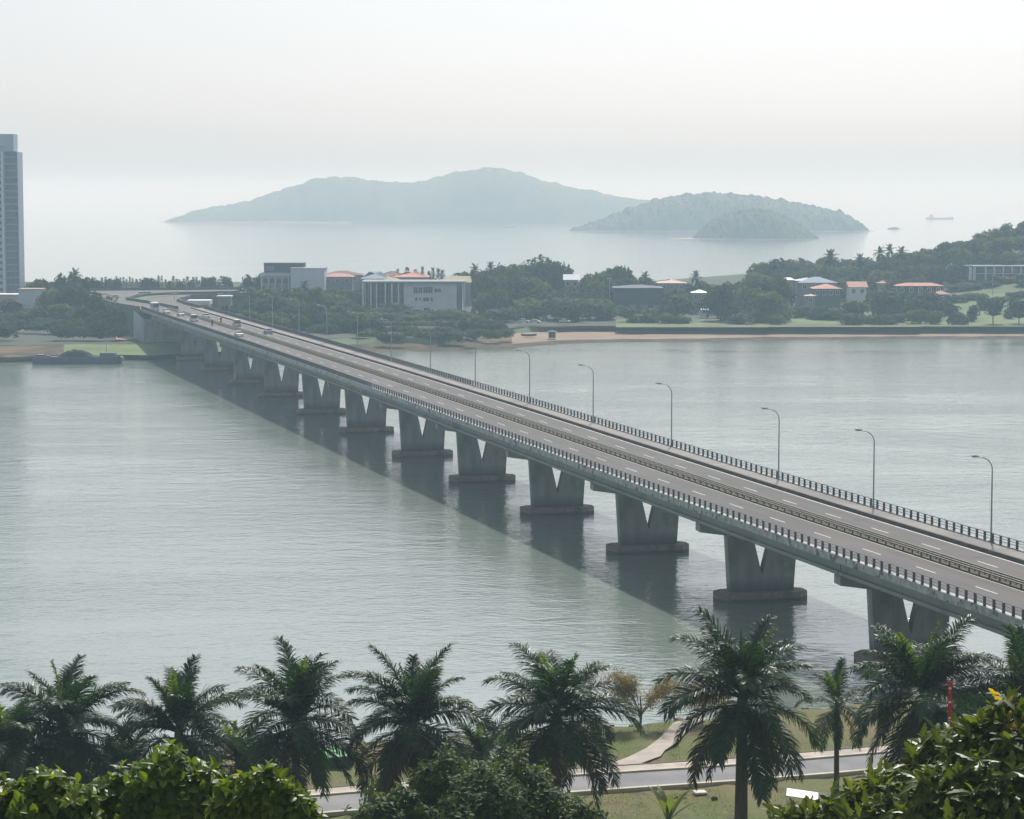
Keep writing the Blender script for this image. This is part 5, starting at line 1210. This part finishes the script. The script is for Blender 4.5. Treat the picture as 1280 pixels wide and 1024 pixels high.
# wispy rust coloured tree at the water's edge
x, y, z = at(800, 909, ZP); T = thing('wispy_tree', 'rust coloured wispy tree leaning over the water left of the path', 'tree', (x, y, ZP-.1))
m = MB(); r_ = np.random.default_rng(5); tips = []
for k in range(11):
    a = r_.uniform(0, 6.28); l = r_.uniform(1.6, 3.0); p0 = (0, 0, .8+.12*k*.4); p1 = (math.cos(a)*l*.5, math.sin(a)*l*.3, 2.1+.12*k); p2 = (math.cos(a)*l, math.sin(a)*l*.6, 2.8+.15*k); m.tube([(0, 0, .6), p0, p1, p2], [.05, .045, .03, .01], 5); tips.append((p1, p2))
m.tube([(0, 0, 0), (.1, 0, 1.2), (0, 0, 2.6)], [.11, .09, .05], 7); m.build('trunk', M['bark'], T)
m = MB()
for k in range(5200):
    p1, p2 = tips[r_.integers(len(tips))]; f = r_.uniform(.1, 1.15); c = Vector(p1).lerp(Vector(p2), f)+Vector(r_.normal(0, .33, 3)); d = Vector((r_.normal(0, .5), r_.normal(0, .5), r_.uniform(-.8, .6))).normalized(); l = r_.uniform(.15, .38); s = d.cross(Vector((.3, 1, .2))).normalized()*.022
    m.add([c-s, c+s, c+d*l], [(0, 1, 2)])
m.build('foliage', M['leafO'], T)
x, y, z = at(878, 904, ZP); T = thing('wispy_tree', 'paler rust coloured bush behind the fronds of the largest palm', 'tree', (x, y, ZP-.1))
m = MB()
for k in range(3000):
    c = Vector((r_.normal(0, 1.0), r_.normal(0, .6), 2.2+r_.normal(0, .6))); d = Vector((r_.normal(0, .5), r_.normal(0, .5), r_.uniform(-.5, .9))).normalized(); l = r_.uniform(.2, .4); s = d.cross(Vector((.3, 1, .2))).normalized()*.022
    m.add([c-s, c+s, c+d*l], [(0, 1, 2)])
m.build('foliage', M['leafO'], T); m = MB(); m.tube([(0, 0, 0), (0, 0, 2)], [.08, .04], 6); m.build('trunk', M['bark'], T)

# ---------------------------------------------------------------- things in the park
# green topped low shed
xa, ya, _ = at(398, 962, ZP); xb, yb, _ = at(441, 958, ZP)
T = thing('low_shed', 'low dark shed with a bright green flat top between two palms', 'shed', (xa, ya, ZP-.05), math.atan2(yb-ya, xb-xa)); Ls = math.hypot(xb-xa, yb-ya)
m = MB(); m.bb((0, 0, 0), (Ls, 3.2, .8)); m.build('wall', mat('dark_grey_board', (.035, .04, .045), .8), T)
gr = mat('bright_green_sheet', (.03, .30, .07), .6, .1, 1); m = MB(); m.bb((-.1, -.1, .8), (Ls+.1, 3.3, .9)); m.build('roof', gr, T)
# blue rail at the water's edge
T = thing('low_fence', 'low blue rail by the water left of the green topped shed', 'fence'); pts = [at(u, np.interp(u, *zip(*edge))+1.5, ZP) for u in np.linspace(318, 366, 7)]
m = MB(); m.tube([(p[0], p[1], ZP+.6) for p in pts], .07, 6); m.tube([(p[0], p[1], ZP+.3) for p in pts], .05, 6); blm_ = mat('blue_paint', (.04, .12, .38), .5); m.build('rail', blm_, T)
for p in pts: m = MB(); m.tube([(p[0], p[1], ZP-.1), (p[0], p[1], ZP+.6)], .05, 6); m.build('post', blm_, T)
# red banner on a pole
x, _, z = up(1187, 849, 118.5); y = 118.5; g = near_h(x, y)-.1
T = thing('feather_banner', 'tall narrow red banner high on a slender pole among the right hand palms', 'banner', (x, y, g)); hb = z-g
m = MB(); m.tube([(0, 0, 0), (0, 0, hb*.9), (0, 0, hb)], [.06, .045, .03], 6); m.build('pole', M['steel'], T)
m = MB(); rows = []
for i in range(15):
    f = i/14; zz = hb-2.75+2.65*f; o = .03*math.sin(f*9); rows.append([(-.08, o-.06, zz), (.14+.02*math.sin(f*14), o-.06+.03*math.sin(f*11), zz), (.14+.02*math.sin(f*14), o-.03+.03*math.sin(f*11), zz), (-.08, o-.03, zz)])
m.loft(rows, True); n = len(m.v); m.f += [(0, 3, 2, 1), (n-4, n-3, n-2, n-1)]; m.build('flag', mat('red_fabric', (.45, .02, .035), .7, .15, 2), T)
for f in (.5, 1.2, 2.0, 2.5): m = MB(); m.bb((-.05, -.11, hb-f), (.08, -.09, hb-f+.10)); m.build('mark', M['white'], T)
# white topped stand at the bottom
x, y, z = at(1004, 1020, ZP); T = thing('canopy_stand', 'white roofed low stand with a bent white frame at the lawn edge', 'stand', (x, y, z), R(-8))
m = MB(); m.add([(-1.15, -.9, 1.55), (1.0, -.9, 1.30), (1.0, 1.2, 1.30), (-1.15, 1.2, 1.55), (-1.15, -.9, 1.61), (1.0, -.9, 1.36), (1.0, 1.2, 1.36), (-1.15, 1.2, 1.61)], [(0, 3, 2, 1), (4, 5, 6, 7), (0, 1, 5, 4), (1, 2, 6, 5), (2, 3, 7, 6), (3, 0, 4, 7)]); m.build('roof', M['white'], T)
for yy in (-.8, 1.1): m = MB(); m.tube([(-1.1, yy, 0), (-1.1, yy, 1.55)], .035, 6); m.build('post', M['white'], T); m = MB(); m.tube([(.95, yy, 1.35), (1.12, yy, 1.3), (1.22, yy, 1.1), (1.25, yy, 0)], .045, 6); m.build('post', M['white'], T)
m = MB(); m.bb((-.95, -.1, .0), (.95, .45, .55)); bevel(m.build('box', mat('pale_grey_box', (.4, .43, .45), .6, .08, 1), T), .04, 1)
# pale slab and litter on the lawn
x, y, z = at(875, 992, ZP); T = thing('slab', 'pale flat slab lying on the lawn beside the largest palm', 'slab', (x, y, z+.02), .2); m = MB(); m.box((0, 0, .08), (.95, .9, .14), taper=.9); bevel(m.build('slab_stone', mat('pale_slab', (.6, .55, .5), .8, .1, 1), T), .03, 1)
x, y, z = at(862, 996, ZP); T = thing('fallen_frond', 'dry fallen palm frond on the lawn between the young palm and the slab', 'frond', (x, y, z+.1), R(200)); link('leaflets', frond_simple(2.0, R(12), R(30), 20, .4, M['dryfrond'], 500, width=.12, name='leaflets'), T)
x, y, z = at(893, 999, ZP); T = thing('stone', 'small brown stone right of the pale slab on the lawn', 'stone', (x, y, z)); m = MB(); m.box((0, 0, .1), (.5, .4, .25), .4, taper=.6); bevel(m.build('stone_block', M['bark'], T), .08, 2)
# dark understory along the shore behind the palms
def bush(u, v, wpx, Y, label, seed, group):
    x, _, z = up(u, v, Y); g = near_h(x, Y)-.2; T = thing('shrub', label, 'shrub', (x, Y, g), rng.uniform(0, 6), group); h = max(1.5, z-g); w_ = wpx*Y/FPX
    c = link('crown', SHR[seed % 3], T, loc=(0, 0, -.12*h)); c.scale = (w_, w_*.8, h*1.1); s = MB(); s.tube([(0, 0, 0), (0, 0, h*.5)], [.1, .05], 6); s.build('stem', M['bark'], T)
SHR = [crown_mesh('crown', M['leafD'], 90+i, lobes=9, n=1700, leaf=.035, hollow=.7) for i in range(3)]
for i, (u, v, w_, Y) in enumerate([(40, 940, 120, 142), (130, 944, 110, 143), (200, 940, 100, 142), (275, 945, 90, 142), (480, 948, 80, 142), (590, 940, 90, 143), (30, 960, 110, 150), (110, 975, 110, 148), (190, 965, 90, 150), (262, 955, 80, 152), (590, 945, 60, 158), (560, 955, 60, 155), (470, 962, 70, 152), (1200, 905, 90, 150), (1240, 890, 90, 152), (1290, 890, 90, 150), (1170, 930, 60, 148), (640, 962, 60, 150)]):
    bush(u, v, w_, Y, 'dark leafy shrub under the palms '+('at the left' if u < 300 else 'in the middle' if u < 700 else 'around the red banner'), i, 'dark shrubs under the palms '+('at the left' if u < 300 else 'in the middle' if u < 700 else 'around the red banner'))
